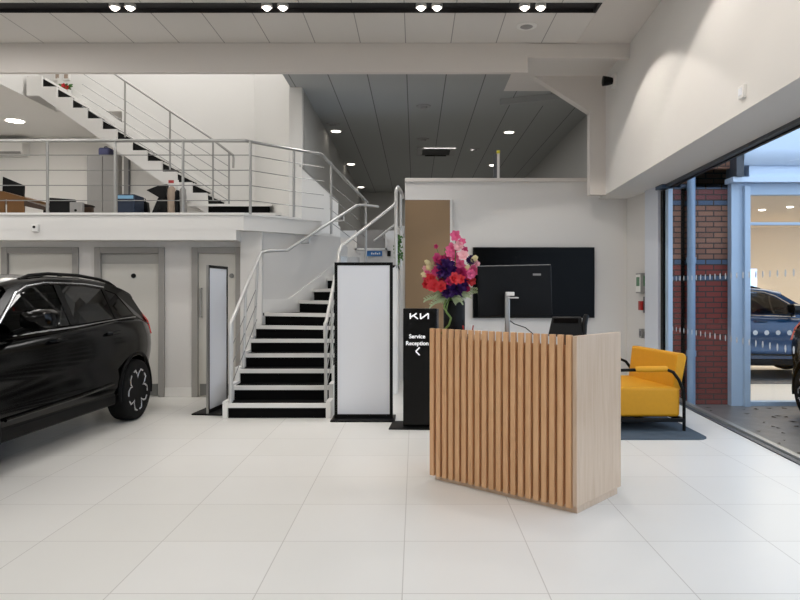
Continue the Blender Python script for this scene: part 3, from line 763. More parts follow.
posts = [(up(125, 137), up(125, 81)), (up(170, 170), up(170, 111)), (up(213, 200), up(213, 140)), (up(229, 214), up(229, 153))]
cab = [[up(82, 52+11*k+10), up(229, 155+11.5*k)] for k in range(1, 5)]
railing('upper_stair_railing', 'thin grey handrail with cables sloping along the upper staircase', rail, posts, cab, M['steel'], r=.02, pr=.017)

# ================================================================== DISPLAY BOARDS
def board(label, loc, rz, wdt, h, group='display boards', th=.03):
    t = thing('display_board', label, 'display board', loc, rz, group, world=False)
    link('base', MB().box(-wdt/2-.03, wdt/2+.03, -.19, .19, 0, .02), M['black'], t, bevel=.004)
    f = .035
    link('frame', MB().box(-wdt/2, -wdt/2+f, -th, th, .02, h).box(wdt/2-f, wdt/2, -th, th, .02, h).box(-wdt/2+f, wdt/2-f, -th, th, h-f, h).box(-wdt/2+f, wdt/2-f, -th, th, .02, .02+f*1.2), M['black'], t, smooth=False)
    link('panel', MB().box(-wdt/2+f, wdt/2-f, -th+.006, th-.006, .02+f*1.2, h-f), M['panelw'], t, smooth=False)
    return t
board('blank white display board in a black frame standing before the stairs, seen face on', (-.595, 7.9, 0), 0, .675, 1.82)
b2 = board('blank white display board beside the grey door, seen almost edge-on', (-2.455, 8.46, 0), math.atan2(.62, .062), .62, 1.80, th=.012)
link('edge_strip', MB().box(-.318, -.31, -.014, .014, .02, 1.8), M['steel'], b2)

# ================================================================== SERVICE SIGN
sg = thing('reception_sign', 'black freestanding sign reading Service Reception with a white arrow, beside the desk', 'sign', (.055, 7.42, 0), math.radians(-4), world=False)
link('base', MB().box(-.33, .30, -.14, .30, 0, .012), M['black'], sg, bevel=.003)
link('board', MB().box(-.185, .185, -.02, .03, .012, 1.30), M['blackgloss'], sg, bevel=.012, seg=3)
link('side_edge', MB().box(.186, .205, -.015, .025, .012, 1.295), M['signside'], sg)
def text_mesh(body, size, loc, parent, m, name, align='CENTER'):
    cu = bpy.data.curves.new(name, 'FONT'); cu.body = body; cu.size = size; cu.align_x = align; cu.extrude = .0015; cu.offset = .0012
    ob = bpy.data.objects.new(name, cu); COL.objects.link(ob)
    bpy.context.view_layer.update()
    me = bpy.data.meshes.new_from_object(ob.evaluated_get(bpy.context.evaluated_depsgraph_get()))
    bpy.data.objects.remove(ob)
    o = bpy.data.objects.new(name, me); COL.objects.link(o)
    me.materials.clear(); me.materials.append(m)
    me.transform(Matrix.Translation(loc) @ Matrix.Rotation(PI/2, 4, 'X'))
    o.parent = parent
    return o
text_mesh('Service', .061, (-.03, -.0225, .975), sg, M['lettering'], 'sign_lettering')
text_mesh('Reception', .061, (-.03, -.0225, .90), sg, M['lettering'], 'sign_lettering')
def strokes(segs, w, o, sx, sz, y):
    mb = MB()
    for (x0, z0), (x1, z1) in segs:
        a = Vector((o[0]+x0*sx, 0, o[1]+z0*sz)); b = Vector((o[0]+x1*sx, 0, o[1]+z1*sz)); d = (b-a).normalized(); n = Vector((-d.z, 0, d.x))*w/2
        mb.extr([(q.x, y, q.z) for q in (a-n, b-n, b+n, a+n)], (0, .002, 0))
    return mb
link('sign_emblem', strokes([((0, 0), (0, 1)), ((.06, .34), (.62, 1.0)), ((.30, .60), (.74, 0.0)), ((.98, 1.0), (.98, 0.0)), ((.98, .0), (1.72, .98)), ((1.72, 1.0), (1.72, 0.0))], .015, (-.105, 1.185), .114, .062, -.0235), M['lettering'], sg, smooth=False)
link('sign_arrow', strokes([((0, .5), (1, 1)), ((0, .5), (1, 0))], .014, (-.045, .79), .042, .085, -.0235), M['lettering'], sg, smooth=False)

# ================================================================== RECEPTION DESK
B = Vector((1.079, 4.53)); da = Vector((.743, -.669)); db = Vector((.669, .743)); L = 1.29; Wd = .66
# local frame: x along the front from A to B, y into the desk, z up
A = B-da*L
rz = math.atan2(da.y, da.x)
dk = thing('reception_desk', 'reception desk with vertical oak slats and a pale ash end panel', 'desk', (A.x, A.y, 0), rz, world=False)
link('plinth', MB().box(.03, L-.015, .03, Wd-.03, 0, .055), M['ash'], dk)
link('front_panel', MB().box(.0, L-.03, .018, .05, .05, 1.125), M['oakdark'], dk)
link('end_panel', MB().box(L-.035, L, .0, Wd, .05, 1.192), M['ash'], dk, bevel=.004)
link('end_panel', MB().box(0, .03, .06, Wd, .05, 1.12), M['oak'], dk, bevel=.003)
link('worktop', MB().box(.03, L-.035, .065, Wd, .95, .985), M['ash'], dk)
link('inner_shelf', MB().box(.03, L-.035, .065, Wd-.05, .48, .505), M['ash'], dk)
ns = 20; pitch = (L-.04)/(ns-.35)
for k in range(ns):
    x = .0+k*pitch
    link('slat', MB().box(x, x+.041, -.008, .019, .035, 1.197), M['oak'], dk, bevel=.003)

# things on the desk
ZW = .985
mo = thing('computer_monitor', 'black computer monitor on a silver stand on the desk, seen from behind', 'monitor', (.74, 5.3, ZW))
mc = at(515, 291, 5.34)
link('casing', MB().box(mc.x-.29, mc.x+.29, 5.345, 5.37, mc.z-.195, mc.z+.20).xform(Matrix.Translation(mc) @ Matrix.Rotation(math.radians(-1.2), 4, 'Y') @ Matrix.Translation(-mc)), M['plastic'], mo, bevel=.006)
link('screen_edge', MB().box(mc.x-.285, mc.x+.285, 5.348, 5.366, mc.z+.199, mc.z+.204).xform(Matrix.Translation(mc) @ Matrix.Rotation(math.radians(-1.2), 4, 'Y') @ Matrix.Translation(-mc)), M['greyplastic'], mo)
px = at(507.5, 300, 5.27).x
link('stand_pole', MB().box(px-.02, px+.018, 5.26, 5.285, ZW, 1.475), M['steel'], mo, bevel=.006)
link('stand_arm', MB().box(px-.012, px+.05, 5.24, 5.32, 1.455, 1.485).box(px, px+.085, 5.25, 5.32, 1.435, 1.445), M['white'], mo, bevel=.004)
link('stand_foot', MB().box(px-.1, px+.1, 5.2, 5.38, ZW, ZW+.012), M['steel'], mo, bevel=.004)
link('cable', MB().tube([(px+.01, 5.3, 1.27), (px+.06, 5.32, 1.235), (px+.15, 5.34, 1.205), (px+.24, 5.34, 1.13), (px+.25, 5.34, ZW+.02)], .004), M['black'], mo)
link('maker_mark', MB().box(at(533, 0, 5.31).x, at(541, 0, 5.31).x, 5.312, 5.316, 1.5+14.5*5.31/F, 1.5+16.5*5.31/F), M['greyplastic'], mo)
ph = thing('desk_phone', 'black desk telephone on a slanted stand on the desk', 'telephone', (1.12, 4.92, ZW))
link('phone_body', MB().extr([(.955, 4.86, 1.165), (1.20, 4.86, 1.165), (1.21, 4.93, 1.30), (1.0, 4.93, 1.30)], (0, .03, .008)), M['plastic'], ph, bevel=.006)
link('phone_screen_hood', MB().extr([(.995, 4.925, 1.255), (1.18, 4.925, 1.255), (1.18, 4.905, 1.298), (1.0, 4.905, 1.298)], (0, -.012, 0)), M['black'], ph, bevel=.003)
link('handset', MB().tube([(1.215, 4.88, 1.165), (1.215, 4.89, 1.18), (1.222, 4.905, 1.25), (1.235, 4.92, 1.30), (1.245, 4.93, 1.312)], .02, 10), M['plastic'], ph)
link('stand', MB().box(1.05, 1.2, 4.89, 4.93, ZW, 1.175), M['plastic'], ph)
pc = at(467.5, 330, 5.3)
pot = thing('pen_pot', 'small black pen pot with red and white pens behind the desk slats', 'pen pot', (pc.x, pc.y, ZW))
link('pot', MB().lathe([(.038, ZW), (.04, ZW+.17), (.035, ZW+.17), (.033, ZW+.02)], (pc.x, pc.y, 0), 'Z', 20), M['plastic'], pot)
for k, m in enumerate(('redplastic', 'white', 'black', 'redplastic', 'white')):
    a = k*1.25
    link('pen', MB().tube([(pc.x+.01*math.cos(a), pc.y+.01*math.sin(a), ZW+.03), (pc.x+.045*math.cos(a), pc.y+.035*math.sin(a), 1.225+.02*(k % 3))], .005), M[m], pot)

# ================================================================== FLOWERS
vx, vy = .315, 5.46
fl = thing('flower_arrangement', 'tall bouquet of pink, red and purple flowers in a black vase on the desk', 'flowers', (vx, vy, ZW))
link('vase', MB().lathe([(.075, ZW), (.085, ZW+.02), (.087, 1.40), (.08, 1.415), (.078, 1.40), (.07, ZW+.1)], (vx, vy, 0), 'Z', 28), M['black'], fl)
def petal(mb, base, dirv, upv, ln, wd, cup=.25):
    d = Vector(dirv).normalized(); u = Vector(upv); u = (u-d*u.dot(d)).normalized(); s = d.cross(u)
    b = Vector(base)
    pts = []
    for f, wf, h in ((0, .25, 0), (.35, .9, .10), (.7, 1.0, .16), (1.0, .35, .05)):
        c = b+d*ln*f+u*ln*cup*h*4
        pts += [c-s*wd*wf/2, c+u*(-.08)*wd, c+s*wd*wf/2]
    mb.add(pts, [(i*3+k, i*3+k+1, i*3+k+4, i*3+k+3) for i in range(3) for k in range(2)])
def ball_flower(c, r, m, n=46):
    mb = MB()
    for k in range(n):
        z = 1-2*(k+.5)/n; a = k*2.39996
        d = Vector((math.sqrt(1-z*z)*math.cos(a), math.sqrt(1-z*z)*math.sin(a), z))
        d += Vector((random.uniform(-.2, .2), random.uniform(-.2, .2), random.uniform(-.2, .2)))
        petal(mb, Vector(c)+d*r*.15, d, d.orthogonal(), r*.9, r*.5, .3)
    return mb, m
def open_flower(c, r, face, m, n=6):
    mb = MB(); f = Vector(face).normalized(); o = f.orthogonal().normalized(); q = f.cross(o)
    for k in range(n):
        a = 2*PI*k/n+random.uniform(-.2, .2)
        petal(mb, c, o*math.cos(a)+q*math.sin(a)+f*.35, f, r, r*.75, .2)
    for k in range(n):
        a = 2*PI*(k+.5)/n
        petal(mb, Vector(c)+f*r*.08, o*math.cos(a)+q*math.sin(a)+f*.9, f, r*.6, r*.5, .2)
    return mb, m
D1 = 5.46
def fp(px, py, dd=0): return at(px, py, D1+dd)
stem_top = Vector((vx, vy, 1.40))
def flower(name, built, c, stem=True):
    mb, m = built
    h = link(name, mb, m, fl, recalc=False, angle=80)
    if stem:
        c = Vector(c); mid = (c+stem_top)/2+Vector((0, 0, .03))
        link('stem', MB().tube([stem_top+Vector((0, 0, -.1)), stem_top+(mid-stem_top)*.4, mid, c], .004, 5), M['stem'], h)
# gladiolus spike
for i, (x, y, r, m) in enumerate([(456, 236, .05, 'pink'), (459, 246, .045, 'palepink'), (452, 249, .055, 'pink'), (462, 242, .035, 'pink'), (455, 258, .055, 'pink'), (463, 256, .05, 'palepink'), (449, 254, .04, 'pink'), (460, 265, .05, 'pink'), (451, 266, .04, 'palepink'), (464, 250, .035, 'magenta')]):
    c = fp(x, y, random.uniform(-.05, .03)); flower('gladiolus_bloom', open_flower(c, r, (random.uniform(-.5, .5), -1, random.uniform(0, .5)), M[m]), c, stem=(i in (0, 4)))
for x, y, r, m, dd in [(446, 269, .085, 'purple', -.10), (441, 262, .055, 'magenta', -.02), (457, 289, .08, 'purple', -.10), (448, 290, .065, 'purple', -.11), (462, 284, .055, 'purple', -.08), (471, 260, .04, 'purple', 0)]:
    c = fp(x, y, dd); flower('chrysanthemum', ball_flower(c, r, M[m]), c)
for x, y, r, m, dd in [(434, 286, .058, 'red', -.12), (441, 287, .055, 'red', -.13), (431, 279, .05, 'red', -.08), (427, 284, .045, 'red', -.06), (454, 279, .055, 'red', -.17), (460, 280, .045, 'red', -.14), (449, 282, .04, 'magenta', -.15), (470, 274, .045, 'pink', -.08), (467, 289, .04, 'magenta', -.07), (437, 271, .045, 'magenta', -.10), (461, 274, .07, 'magenta', -.06), (437, 259, .05, 'magenta', -.04), (451, 270, .05, 'magenta', 0), (470, 281, .05, 'red', -.05), (464, 272, .06, 'pink', -.02), (473, 271, .055, 'pink', 0), (475, 265, .045, 'palepink', .02), (428, 276, .05, 'pink', -.02), (426, 270, .04, 'palepink', .02), (459, 281, .05, 'palepink', -.02), (443, 277, .05, 'magenta', -.05), (447, 259, .045, 'magenta', 0)]:
    c = fp(x, y, dd); flower('carnation', open_flower(c, r, (random.uniform(-.6, .6), -1, random.uniform(-.1, .6)), M[m], 7), c)
for x, y, a in [(428, 263, 130), (430, 268, 160), (425, 275, 190), (466, 268, 50), (474, 259, 60), (463, 277, 20)]:
    c = fp(x, y, -.02); mb = MB(); an = math.radians(a); d = Vector((math.cos(an), -.3, math.sin(an)))
    for k in range(4): petal(mb, c-d*.04, d+Vector((random.uniform(-.2, .2), random.uniform(-.3, .3), random.uniform(-.2, .2))), (0, -1, .2), .075, .035, .25)
    flower('lily_bud', (mb, M['cream']), c-d*.04)
c = fp(436, 246.5); mb, m = open_flower(c, .022, (0, -1, 0), M['magenta'], 5); flower('small_bloom', (mb, m), c)
c = fp(445, 252); flower('bud', (MB().tube([c, c+Vector((0, 0, .03))], .006), M['stem']), c)
def frond(x0, y0, x1, y1, dd):
    a = fp(x0, y0, dd); b = fp(x1, y1, dd-.08); mb = MB()
    mb.tube([a, (a+b)/2+Vector((0, 0, .03)), b], .003, 5)
    for k in range(10):
        f = k/10; p = a+(b-a)*f+Vector((0, 0, .03*4*f*(1-f)))
        for s in (-1, 1):
            dirv = (b-a).normalized()*.6+Vector((0, s*.35, -.5*(1 if s > 0 else -.6)))
            petal(mb, p, dirv, (0, -1, .5), .065*(1-.5*f), .013, .05)
    link('fern_frond', mb, M['frond'], fl, recalc=False)
for a in [(447, 297, 424, 301, -.05), (449, 298, 430, 307, -.06), (452, 298, 462, 303, -.10), (452, 298, 470, 297, -.06), (450, 297, 436, 295, -.06), (458, 296, 480, 292, .0)]: frond(*a)
cw = [fp(446, 300, -.1), fp(444, 307, -.13), fp(447, 313, -.15), fp(451, 318, -.16), fp(449, 325, -.16), fp(443, 331, -.13), fp(438, 339, -.1)]
link('curly_stem', MB().tube(cw, .008, 7), M['stem'], fl)
cw = [fp(449, 299, -.1), fp(447, 306, -.12), fp(446, 312, -.12), fp(450, 316, -.14)]
link('curly_stem', MB().tube(cw, .006, 7), M['stem'], fl)

# ================================================================== TV WALL
tv = thing('wall_mounted_tv', 'large black flat television on the white back wall', 'tv', (1.94, 11.2, 1.04))
link('casing', MB().box(.947, 2.938, 11.12, 11.17, 1.043, 2.20), M['black'], tv, bevel=.006)
link('screen', MB().box(.965, 2.92, 11.116, 11.122, 1.065, 2.185), M['screen'], tv, smooth=False)
link('wall_bracket', MB().box(1.5, 2.4, 11.165, 11.205, 1.3, 1.9), M['plastic'], tv)
bp_ = thing('brown_wall_panel', 'tall brown panel fixed to the end of the white wall beside the flowers', 'panel', (.2, 11.2, 0))
link('panel_sheet', MB().box(-.163, .575, 11.165, 11.195, 0, 2.98), M['brown'], bp_)
link('edge_strip', MB().box(.575, .61, 11.155, 11.2, 0, 3.0), M['trimw'], bp_)
link('edge_strip', MB().box(-.163, .575, 11.16, 11.2, 2.98, 3.0), M['trimw'], bp_)
cu = thing('wall_cable', 'thin black cable hanging below the television', 'cable', (2.55, 11.19, 1.0))
link('cable_run', MB().tube([(2.5, 11.15, 1.06), (2.52, 11.17, 1.0), (2.6, 11.18, .93), (2.5, 11.18, .8)], .008), M['black'], cu)
link('cable_plug', MB().box(2.40, 2.47, 11.15, 11.2, .96, 1.04), M['black'], cu, bevel=.005)
# glass screen on top of the wall
gs = thing('partition_screen', 'narrow grey partition edge with yellow tip on top of the white wall', 'screen', (1.37, 11.27, 3.34))
link('screen_frame', MB().box(1.36, 1.40, 11.25, 11.30, 3.34, 3.80), M['trimw'], gs)
link('screen_pane', MB().box(1.30, 1.36, 11.27, 11.28, 3.34, 3.76), M['signside'], gs)
link('yellow_tip', MB().box(1.355, 1.405, 11.245, 11.305, 3.76, 3.81), mat('yellow_tip', '#d8cf3a', .5), gs)

# controls on the return wall
def wx(y): return 3.49+(11.2-y)*.076
def ctl(name, label, cat, parts):
    y0 = parts[0][1]; t = thing(name, label, cat, (wx(y0), y0, parts[0][3]))
    for nm, a, b, z0, z1, th, m in parts:
        x = wx((a+b)/2); link(nm, MB().box(x-th, x+.01, a, b, z0, z1), M[m], t, bevel=.004)
ctl('wall_control_panel', 'white wall control unit with green display on the return wall', 'control panel', [('case', 10.42, 10.66, 1.45, 1.76, .08, 'greyplastic'), ('face', 10.44, 10.64, 1.47, 1.74, .087, 'white')])
t = [o for o in bpy.data.objects if o.name.startswith('wall_control_panel')][0]
link('display', MB().box(wx(10.42)-.05, wx(10.42)+.03, 10.408, 10.425, 1.56, 1.72), M['green'], t)
link('display', MB().box(wx(10.54)-.092, wx(10.54)-.08, 10.46, 10.6, 1.56, 1.70), M['green'], t)
ctl('emergency_release', 'red break-glass unit on the return wall below the control unit', 'alarm switch', [('plate', 10.30, 10.42, 1.15, 1.40, .06, 'signside'), ('button', 10.42, 10.53, 1.19, 1.33, .09, 'redplastic')])
for i, (a, b) in enumerate(((10.28, 10.40), (10.46, 10.58))):
    ctl('light_switch', ['grey double switch plate above the armchair, nearer the glazing', 'grey double switch plate above the armchair, nearer the television'][i], 'switch', [('plate', a, b, .76, .90, .06, 'greyplastic'), ('rocker', a+.03, b-.03, .79, .87, .068, 'signside')])

# bits at the landing wall
lb = thing('notice_sign', 'narrow blue notice on the white wall above the display board', 'sign', (-.62, 11.2, 1.95))
pA, pB = at(367, 256, 11.2), at(382, 251, 11.2)
link('notice_plate', MB().box(pA.x, pB.x, 11.2, 11.22, pA.z, pB.z), M['signblue'], lb)
mk = MB()
for k in range(5): mk.box(pA.x+.07+k*.032, pA.x+.09+k*.032, 11.197, 11.2, pA.z+.025, pB.z-.025-.01*(k % 2))
link('notice_marks', mk, M['white'], lb, smooth=False)
q = at(389, 253.5, 11.2)
sw = thing('wall_switch', 'small black wall switch beside the blue notice', 'switch', q)
link('plate', MB().box(q.x-.03, q.x+.03, 11.195, 11.22, q.z-.045, q.z+.045), M['black'], sw, bevel=.006)
link('toggle', MB().box(q.x-.012, q.x+.012, 11.185, 11.197, q.z-.02, q.z+.02), M['plastic'], sw)
pA, pB = at(355, 250, 11.2), at(387, 233, 11.2)
nb = thing('framed_panel', 'pale grey framed panel on the low wall behind the stair landing', 'panel', (pA.x, 11.2, pA.z))
link('panel_face', MB().box(pA.x+.03, pB.x-.03, 11.195, 11.22, pA.z+.03, pB.z+.05), M['greyplastic'], nb)
link('panel_frame', MB().box(pA.x, pB.x, 11.19, 11.22, pA.z, pA.z+.03).box(pA.x, pA.x+.03, 11.19, 11.22, pA.z, pB.z+.05).box(pB.x-.03, pB.x, 11.19, 11.22, pA.z, pB.z+.05), M['trimw'], nb, smooth=False)
wr = thing('wall_handrail', 'short sloping handrail behind the stair landing', 'handrail', (-.5, 11.16, 2.3))
link('rail', MB().tube([at(374, 241, 11.1), at(397, 223, 11.1)], .018), M['railw'], wr)
link('bracket', MB().tube([at(384, 234, 11.1), at(384, 238, 11.19)], .01), M['railw'], wr)
# trailing plant
tp = thing('trailing_plant', 'green trailing plant hanging at the edge of the brown panel', 'plant', (-.24, 10.9, 2.35))
lf = MB()
for s in range(7):
    x, y, z = -.26+random.uniform(-.02, .05), 10.6+random.uniform(-.05, .1), 2.42-random.uniform(0, .15)
    n = random.randint(9, 15)
    for k in range(n):
        a = random.uniform(0, 6.28); x += random.uniform(-.008, .008); z -= .035
        petal(lf, (x, y, z), (math.cos(a), math.sin(a)*.6-.3, -.6), (0, -1, .3), .06, .04, .15)
link('foliage', lf, M['leaf'], tp, recalc=False)
link('pot', MB().lathe([(.05, 2.38), (.07, 2.5), (.065, 2.5), (.045, 2.4)], (-.23, 10.68, 0), 'Z', 16), M['white'], tp)

# ================================================================== SOFA + RUG
rg = MB(); pl = []
for cx, cy, a0 in ((2.83, 6.93, -90), (2.83, 8.85, 0), (1.4, 8.85, 90), (1.4, 6.93, 180)):
    for k in range(7): a = math.radians(a0+15*k); pl.append((cx+.13*math.cos(a), cy+.13*math.sin(a)))
tag(link('rug', rg.prism(pl, 0, .012), M['rug'], smooth=False), 'slate blue-grey rug with rounded corners under the yellow armchair', 'rug')
so = thing('armchair', 'wide yellow upholstered armchair on a black tubular frame beside the glazing', 'armchair', (2.4, 7.8, .012))
link('seat', MB().prism([(2.0, 7.22), (2.82, 7.22), (2.66, 8.26), (2.0, 8.26)], .15, .468), M['yellow'], so, bevel=.035, seg=4)
bk = MB().extr([(2.745, 7.235, .44), (2.83, 7.235, .42), (2.90, 7.235, .78), (2.88, 7.235, .825), (2.79, 7.235, .825)], (-.16, 1.02, 0))
link('backrest', bk, M['yellow'], so, bevel=.045, seg=4)
for y, dx in ((7.19, 0), (8.29, -.16)):
    link('armrest_pad', MB().tube([(2.33+dx, y, .655), (2.35+dx, y, .66), (2.64+dx, y, .665), (2.66+dx, y, .66)], .032, 12), M['yellow'], so)
    link('arm_tube', MB().tube([(2.30+dx, y, .655), (2.66+dx, y, .66), (2.73+dx, y, .63), (2.79+dx, y, .55), (2.835+dx, y, .43), (2.845+dx, y, .32), (2.845+dx, y, .012)], .017, 10), M['black'], so)
    link('front_leg', MB().tube([(2.04, y, .012), (2.04, y, .57), (2.07, y, .63), (2.12, y, .65), (2.33+dx, y, .655)], .017, 10), M['black'], so)
    link('side_bar', MB().box(2.04, 2.845+dx, y-.018, y+.018, .105, .145), M['black'], so, bevel=.006)
link('cross_bar', MB().box(2.02, 2.06, 7.19, 8.29, .105, .145).obox((2.845, 7.19), (2.685, 8.29), .04, .105, .145).box(2.4, 2.44, 7.19, 8.29, .105, .145), M['black'], so, bevel=.006)

# ================================================================== CEILING FITTINGS
def fitting(name, label, cat, group, x, y, z, parts):
    t = thing(name, label, cat, (x, y, z), 0, group)
    for nm, prof, m in parts: link(nm, MB().lathe(prof, (x, y, z), 'Z', 20), M[m], t)
    return t
pairs = ['above the upper staircase', 'above the white wall pier', 'above the brown panel', 'above the television']
for i, px in enumerate((115, 130.5, 267, 283, 421, 437, 524.5, 540.5)):
    x = (px-415)*8.14/F
    fitting('recessed_spotlight', '%s lamp of the spotlight pair in the black ceiling channel %s' % (('left', 'right')[i % 2], pairs[i//2]), 'light', 'spotlights in the black ceiling channel', x, 8.13, ZC+.005,
            [('trim_ring', [(.05, 0), (.066, 0), (.066, .04), (.05, .04)], 'white'), ('lens', [(.001, -.035), (.025, -.03), (.045, -.012), (.052, .01), (.001, .02)], 'lamp')])
p = at(526.5, 26, 3.37*F/264)
fitting('ceiling_speaker', 'round grey ceiling fitting set in the tiles near the right end of the channel', 'speaker', None, p.x, p.y, ZC,
        [('trim_ring', [(.10, -.012), (.13, -.008), (.13, 0), (.10, 0)], 'white'), ('grille', [(.001, -.03), (.05, -.026), (.085, -.01), (.085, .0), (.001, 0)], 'greyplastic')])
def back(px, py): d = 3.37*F/(290-py); return (px-415)*d/F, d
lab = ['downlight in the dark back ceiling, nearest one on the staircase side', 'downlight in the dark back ceiling, middle one on the staircase side', 'downlight in the dark back ceiling, deepest one on the staircase side', 'downlight in the dark back ceiling, nearer one above the television wall', 'downlight in the dark back ceiling beside the yellow-tipped partition edge']
for (px, py), l in zip(((336, 131), (351, 164), (361, 187), (509, 132), (493, 165)), lab):
    x, d = back(px, py)
    fitting('downlight', l, 'light', 'downlights in the back room ceiling', x, d, ZC, [('trim_ring', [(.10, -.01), (.13, 0), (.13, .01), (.10, .01)], 'white'), ('lens', [(.001, -.012), (.10, -.012), (.10, .0), (.001, 0)], 'lampsoft')])
lab = ['grey ceiling detector between the bulkhead and the air conditioning cassette', 'grey ceiling detector just before the air conditioning cassette', 'grey ceiling detector to the right of the air conditioning cassette', 'grey ceiling detector just above the nearest staircase-side downlight']
for (px, py), l in zip(((423.5, 106), (423, 139), (474, 149), (333, 124)), lab):
    x, d = back(px, py)
    fitting('smoke_detector', l, 'detector', 'ceiling detectors in the back room', x, d, ZC, [('base_plate', [(.001, -.015), (.13, -.015), (.14, 0), (.001, 0)], 'greyplastic'), ('head', [(.001, -.05), (.06, -.045), (.08, -.015), (.001, -.015)], 'greyplastic')])
x, d = back(436, 151)
ac = thing('ceiling_cassette', 'square air conditioning cassette with dark grille in the back ceiling', 'air conditioner', (x, d, ZC))
link('fascia_panel', MB().box(x-.46, x+.46, d-.46, d-.34, ZC-.04, ZC).box(x-.46, x+.46, d+.34, d+.46, ZC-.04, ZC).box(x-.46, x-.34, d-.34, d+.34, ZC-.04, ZC).box(x+.34, x+.46, d-.34, d+.34, ZC-.04, ZC), M['greyplastic'], ac, bevel=.01)
link('grille', MB().box(x-.33, x+.33, d-.33, d+.33, ZC-.03, ZC-.005), M['black'], ac)
for a in (-.36, .36): link('air_flap', MB().box(x-.26, x+.26, d+a-.03, d+a+.03, ZC-.055, ZC-.038), M['black'], ac)
# security camera and sensor on the right upper wall
yc = 10.05; xc = XU(yc); zc = 1.5+(290-81)*yc/F
sc_ = thing('security_camera', 'small black and white security camera high on the corner wall', 'camera', (xc, yc, zc))
link('mount', MB().box(xc-.05, xc+.02, yc-.07, yc+.07, zc-.10, zc+.10), M['white'], sc_, bevel=.012)
link('camera_head', MB().lathe([(.03, -.20), (.075, -.19), (.065, -.12), (.045, -.04), (.001, -.04)], (xc, yc, zc), 'X', 18), M['black'], sc_)
yc = 5.7; xc = XU(yc); zc = 1.5+(290-92)*yc/F
sn = thing('wall_sensor', 'small white sensor box on the upper wall above the glazing', 'sensor', (xc, yc, zc))
link('sensor_case', MB().box(xc-.03, xc+.01, yc-.05, yc+.05, zc-.055, zc+.055), M['white'], sn, bevel=.008)
link('sensor_window', MB().box(xc-.034, xc-.028, yc-.03, yc+.03, zc-.03, zc+.03), M['panelw'], sn)
p = at(36, 228, 9.2)
sn = thing('fascia_sensor', 'small white dome sensor with a dark eye on the balcony fascia', 'sensor', p)
link('sensor_case', MB().box(p.x-.045, p.x+.045, 9.16, 9.21, p.z-.055, p.z+.05), M['white'], sn, bevel=.012)
link('sensor_eye', MB().lathe([(.001, -.02), (.014, -.018), (.02, 0)], (p.x-.005, 9.165, p.z+.01), 'Y', 14), M['black'], sn)

# ================================================================== OFFICE ON THE BALCONY
FL = 2.53
p = at(15, 120.5, 3.42*F/169.5)
fitting('office_downlight', 'large round downlight in the office ceiling above the balcony', 'light', None, p.x, p.y, 4.92, [('trim_ring', [(.17, -.012), (.21, 0), (.21, .01), (.17, .01)], 'white'), ('lens', [(.001, -.012), (.17, -.012), (.17, 0), (.001, 0)], 'lamp')])
a, b = at(-30, 156, 15.1), at(27, 141, 15.1)
ac = thing('wall_air_conditioner', 'white wall air conditioner high on the office back wall', 'air conditioner', (a.x, 15.1, a.z))
link('unit_case', MB().extr([(a.x, 14.95, a.z+.03), (a.x, 14.92, a.z+.1), (a.x, 14.92, b.z), (a.x, 15.2, b.z), (a.x, 15.2, a.z)], (b.x-a.x, 0, 0)), M['white'], ac, bevel=.01)
link('louvre', MB().box(a.x+.05, b.x-.05, 14.93, 14.96, a.z+.02, a.z+.07), M['greyplastic'], ac)
# brown desk
d = 11.2
ds = thing('office_desk', 'brown wooden office desk with a dark return behind the balcony railing', 'desk', (-6.9, d, FL))
a = at(24, 196, d)
for x0, x1 in ((-8.2, -6.76), (-6.72, a.x)):
    link('front_panel', MB().box(x0, x1, d, d+.03, FL, 3.04), M['deskwood'], ds, smooth=False)
link('top', MB().extr([(-8.2, d-.03, 3.08), (-6.8, d-.03, 3.13), (a.x+.02, d-.03, 3.02), (a.x+.02, d-.03, 2.985), (-8.2, d-.03, 3.03)], (0, .8, 0)), M['deskwood'], ds, smooth=False)
link('return_top', MB().extr([tuple(at(*q_, d)) for q_ in ((24, 200), (45.5, 207), (45.5, 210.5), (24, 206))], (0, .5, 0)), M['desktop'], ds, smooth=False)
link('leg', MB().box(a.x+.26, a.x+.31, d+.1, d+.16, FL, 2.84), M['black'], ds)
p0, p1 = at(2, 203, d+.3), at(24, 178, d+.3)
mn = thing('office_monitor', 'tilted black monitor on the brown office desk', 'monitor', ((p0.x+p1.x)/2, d+.3, 3.05))
link('screen_back', MB().extr([(p0.x, d+.3, 3.10), (p1.x-.01, d+.3, 3.00), (p1.x, d+.3, 3.27), (p0.x+.01, d+.3, 3.42)], (0, .04, 0)), M['plastic'], mn, bevel=.006)
link('stand', MB().box((p0.x+p1.x)/2-.04, (p0.x+p1.x)/2+.04, d+.33, d+.37, 2.97, 3.2), M['plastic'], mn)
def obj_box(name, label, cat, px0, px1, py, d, dep, m, extra=None, group=None):
    a = at(px0, py, d); b = at(px1, py, d)
    t = thing(name, label, cat, ((a.x+b.x)/2, d, FL), 0, group)
    return t, a, b
t, a, b = obj_box('office_monitor', '', 'monitor', 49, 75, 197.5, 10.6, .05, 'black')
tag(t, 'wide black monitor facing away, standing behind the balcony rail next to the grey computer', 'monitor')
link('screen_back', MB().extr([(a.x, 10.6, FL+.04), (b.x, 10.6, FL+.04), (b.x, 10.6, a.z-.03), (a.x, 10.6, a.z)], (0, .05, 0)), M['plastic'], t, bevel=.008)
link('stand', MB().box(a.x+.15, a.x+.25, 10.65, 10.72, FL, a.z-.1).box(a.x+.08, a.x+.32, 10.62, 10.8, FL, FL+.02), M['plastic'], t)
t, a, b = obj_box('computer_tower', '', 'computer', 69.5, 82, 202, 10.5, .3, 'white')
tag(t, 'pale grey computer case beside the black monitor on the balcony', 'computer')
link('case', MB().box(a.x, b.x, 10.5, 10.58, FL, a.z), M['greyplastic'], t, bevel=.01)
